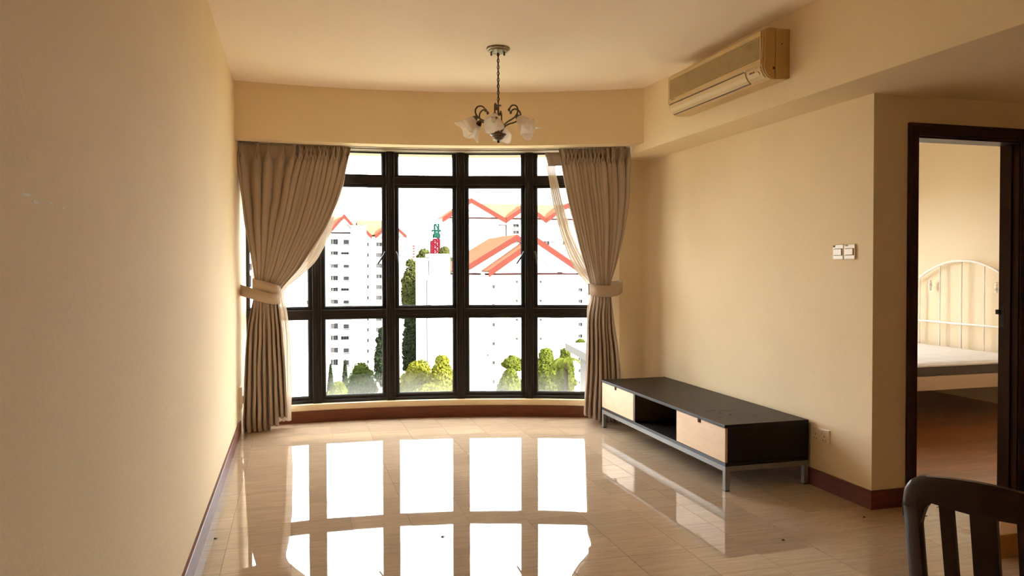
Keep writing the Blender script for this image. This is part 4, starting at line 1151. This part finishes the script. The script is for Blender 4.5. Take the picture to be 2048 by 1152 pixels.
# crest rail: swept board with outline top curve / bottom curve
def top_z(s):
    q = abs(s) / HW
    if q > .60:
        t = (q - .60) / .40
        return ZT_ - .012 - .085 * (1 - math.sqrt(max(0, 1 - t * t)))
    return ZT_ - .012 * (q / .6) ** 2
def bot_z(s):
    q = abs(s) / HW
    if q > .60: return ZT_ - .078 - (min(.075, .048 * ((q - .60) / .15) ** 2) if q < .86 else .05)
    return ZT_ - .078 + .004 * (q / .6)
ns = 44
for_th = .014
rows = []
for i in range(ns + 1):
    s = -HW + 2 * HW * i / ns
    zt, zb_ = top_z(s), bot_z(s)
    if zt - zb_ < .012: zb_ = zt - .012
    sec = []
    for (fz, fo) in ((0, -.75), (.12, -1), (.88, -1), (1, -.6), (1.0, .6), (.88, 1), (.12, 1), (0, .75)):
        sec.append(bk(s, zb_ + (zt - zb_) * fz, fo * for_th))
    rows.append(sec)
mb = MB().grid(rows, closed=True); mb.add(rows[0], [tuple(range(8))]); mb.add(rows[-1], [tuple(range(7, -1, -1))])
dcp(mb, 'top_rail', smooth=True, angle=50)
for s in (-1, 1):
    sw_ = .0225
    rows = []
    for i in range(26):
        z = ZT_ - .10 - i * (ZT_ - .10 - .0) / 25
        hw = sw_ if z > .40 else sw_ - (.40 - z) * .012
        c = s * (HW - hw) 
        off = 0 if z > .42 else -(.42 - z) * .55
        if z <= .42: base = (ZT_ - .42) * lean
        y = bk(c, z).y if z > .42 else bk(c, .42).y + off
        rows.append([Vector((c + a * hw, y + (bk(c + a * hw, .5).y - bk(c, .5).y) + b * .0145, z)) for a, b in ((-1, -.5), (-.8, -1), (.8, -1), (1, -.5), (1, .5), (.8, 1), (-.8, 1), (-1, .5))])
    mb = MB().grid(rows, closed=True); mb.add(rows[0], [tuple(range(8))]); mb.add(rows[-1], [tuple(range(7, -1, -1))])
    dcp(mb, 'rear_leg', smooth=True, angle=50)
for s0, hw in ((-.078, .0145), (0, .0265), (.078, .0145)):
    rows = []
    for i in range(16):
        z = ZT_ - .074 - i * (ZT_ - .074 - .47) / 15
        c = s0 * (1 - (ZT_ - z) * .10)
        y = bk(c, z).y
        rows.append([Vector((c + a * hw, y + b * .007, z)) for a, b in ((-1, -1), (1, -1), (1, 1), (-1, 1))])
    mb = MB().grid(rows, closed=True); mb.add(rows[0], [(0, 1, 2, 3)]); mb.add(rows[-1], [(3, 2, 1, 0)])
    dcp(mb, 'back_slat')
yb = bk(0, .46).y
mb = MB().box(-HW + .03, HW - .03, yb - .012, yb + .012, .445, .485); dcp(mb, 'lower_rail', bevel=.003)
rows = []
for i in range(15):
    t = i / 14; y = yb + .0 + .40 * t; hw = HW + .004 + .028 * t
    rows.append([Vector((x * hw, y, .44 + zz)) for x, zz in ((-1, -.018), (-1, -.002), (-.9, .006), (0, .0), (.9, .006), (1, -.002), (1, -.018))])
mb = MB().grid(rows, closed=True); mb.add(rows[0], [tuple(range(7))]); mb.add(rows[-1], [tuple(range(6, -1, -1))])
dcp(mb, 'seat', smooth=True, angle=60)
for s in (-1, 1):
    dcp(MB().tube([(s * (HW + .005), yb + .36, .424), (s * (HW + .005), yb + .37, 0)], [.022, .015], 10), 'front_leg', smooth=True)
mb = MB().box(-HW, HW, yb + .34, yb + .358, .37, .422); dcp(mb, 'apron')

# low wooden block by the entry, seen between the slats
tag(MB().prism([(3.02, 2.66, 0), (3.50, 2.66, 0), (3.50, 2.87, 0), (3.27, 2.87, 0)], (0, 0, .108)).build('wooden_block', blockM, bevel=.004, origin=(3.3, 2.8, 0)), 'low orange brown wooden block on the floor seen through the chair back', 'block')
for (u, v, l) in ((1883, 1014, .05), (1853, 1033, .012), (1567, 1081, .014), (1729, 1035, .012), (886, 1074, .018), (431, 1078, .012)):
    d = pixray(u, v); p = Vector((0, 0, H)) + d * (-H / d.z)
    o = MB().tube([p + Vector((-l * .7, 0, .002)), p + Vector((-l * .2, .003, .003)), p + Vector((l * .1, -.001, .003)), p + Vector((l * .7, .002, .002))], [.0008, .0032, .0026, .0008], 7).build('debris', blackM, origin=(p.x, p.y, 0))
    lab = {1883: 'dark twig-like scrap on the floor seen through the chair back', 1853: 'tiny dark crumb on the floor just behind the chair stile', 1567: 'tiny dark crumb on the floor in front of the right wall skirting', 1729: 'dark crumb on the floor beside the wall corner', 886: 'small dark scrap lying in the window reflection', 431: 'small dark speck on the tile by the left skirting'}[u]
    tag(o, lab, 'debris')
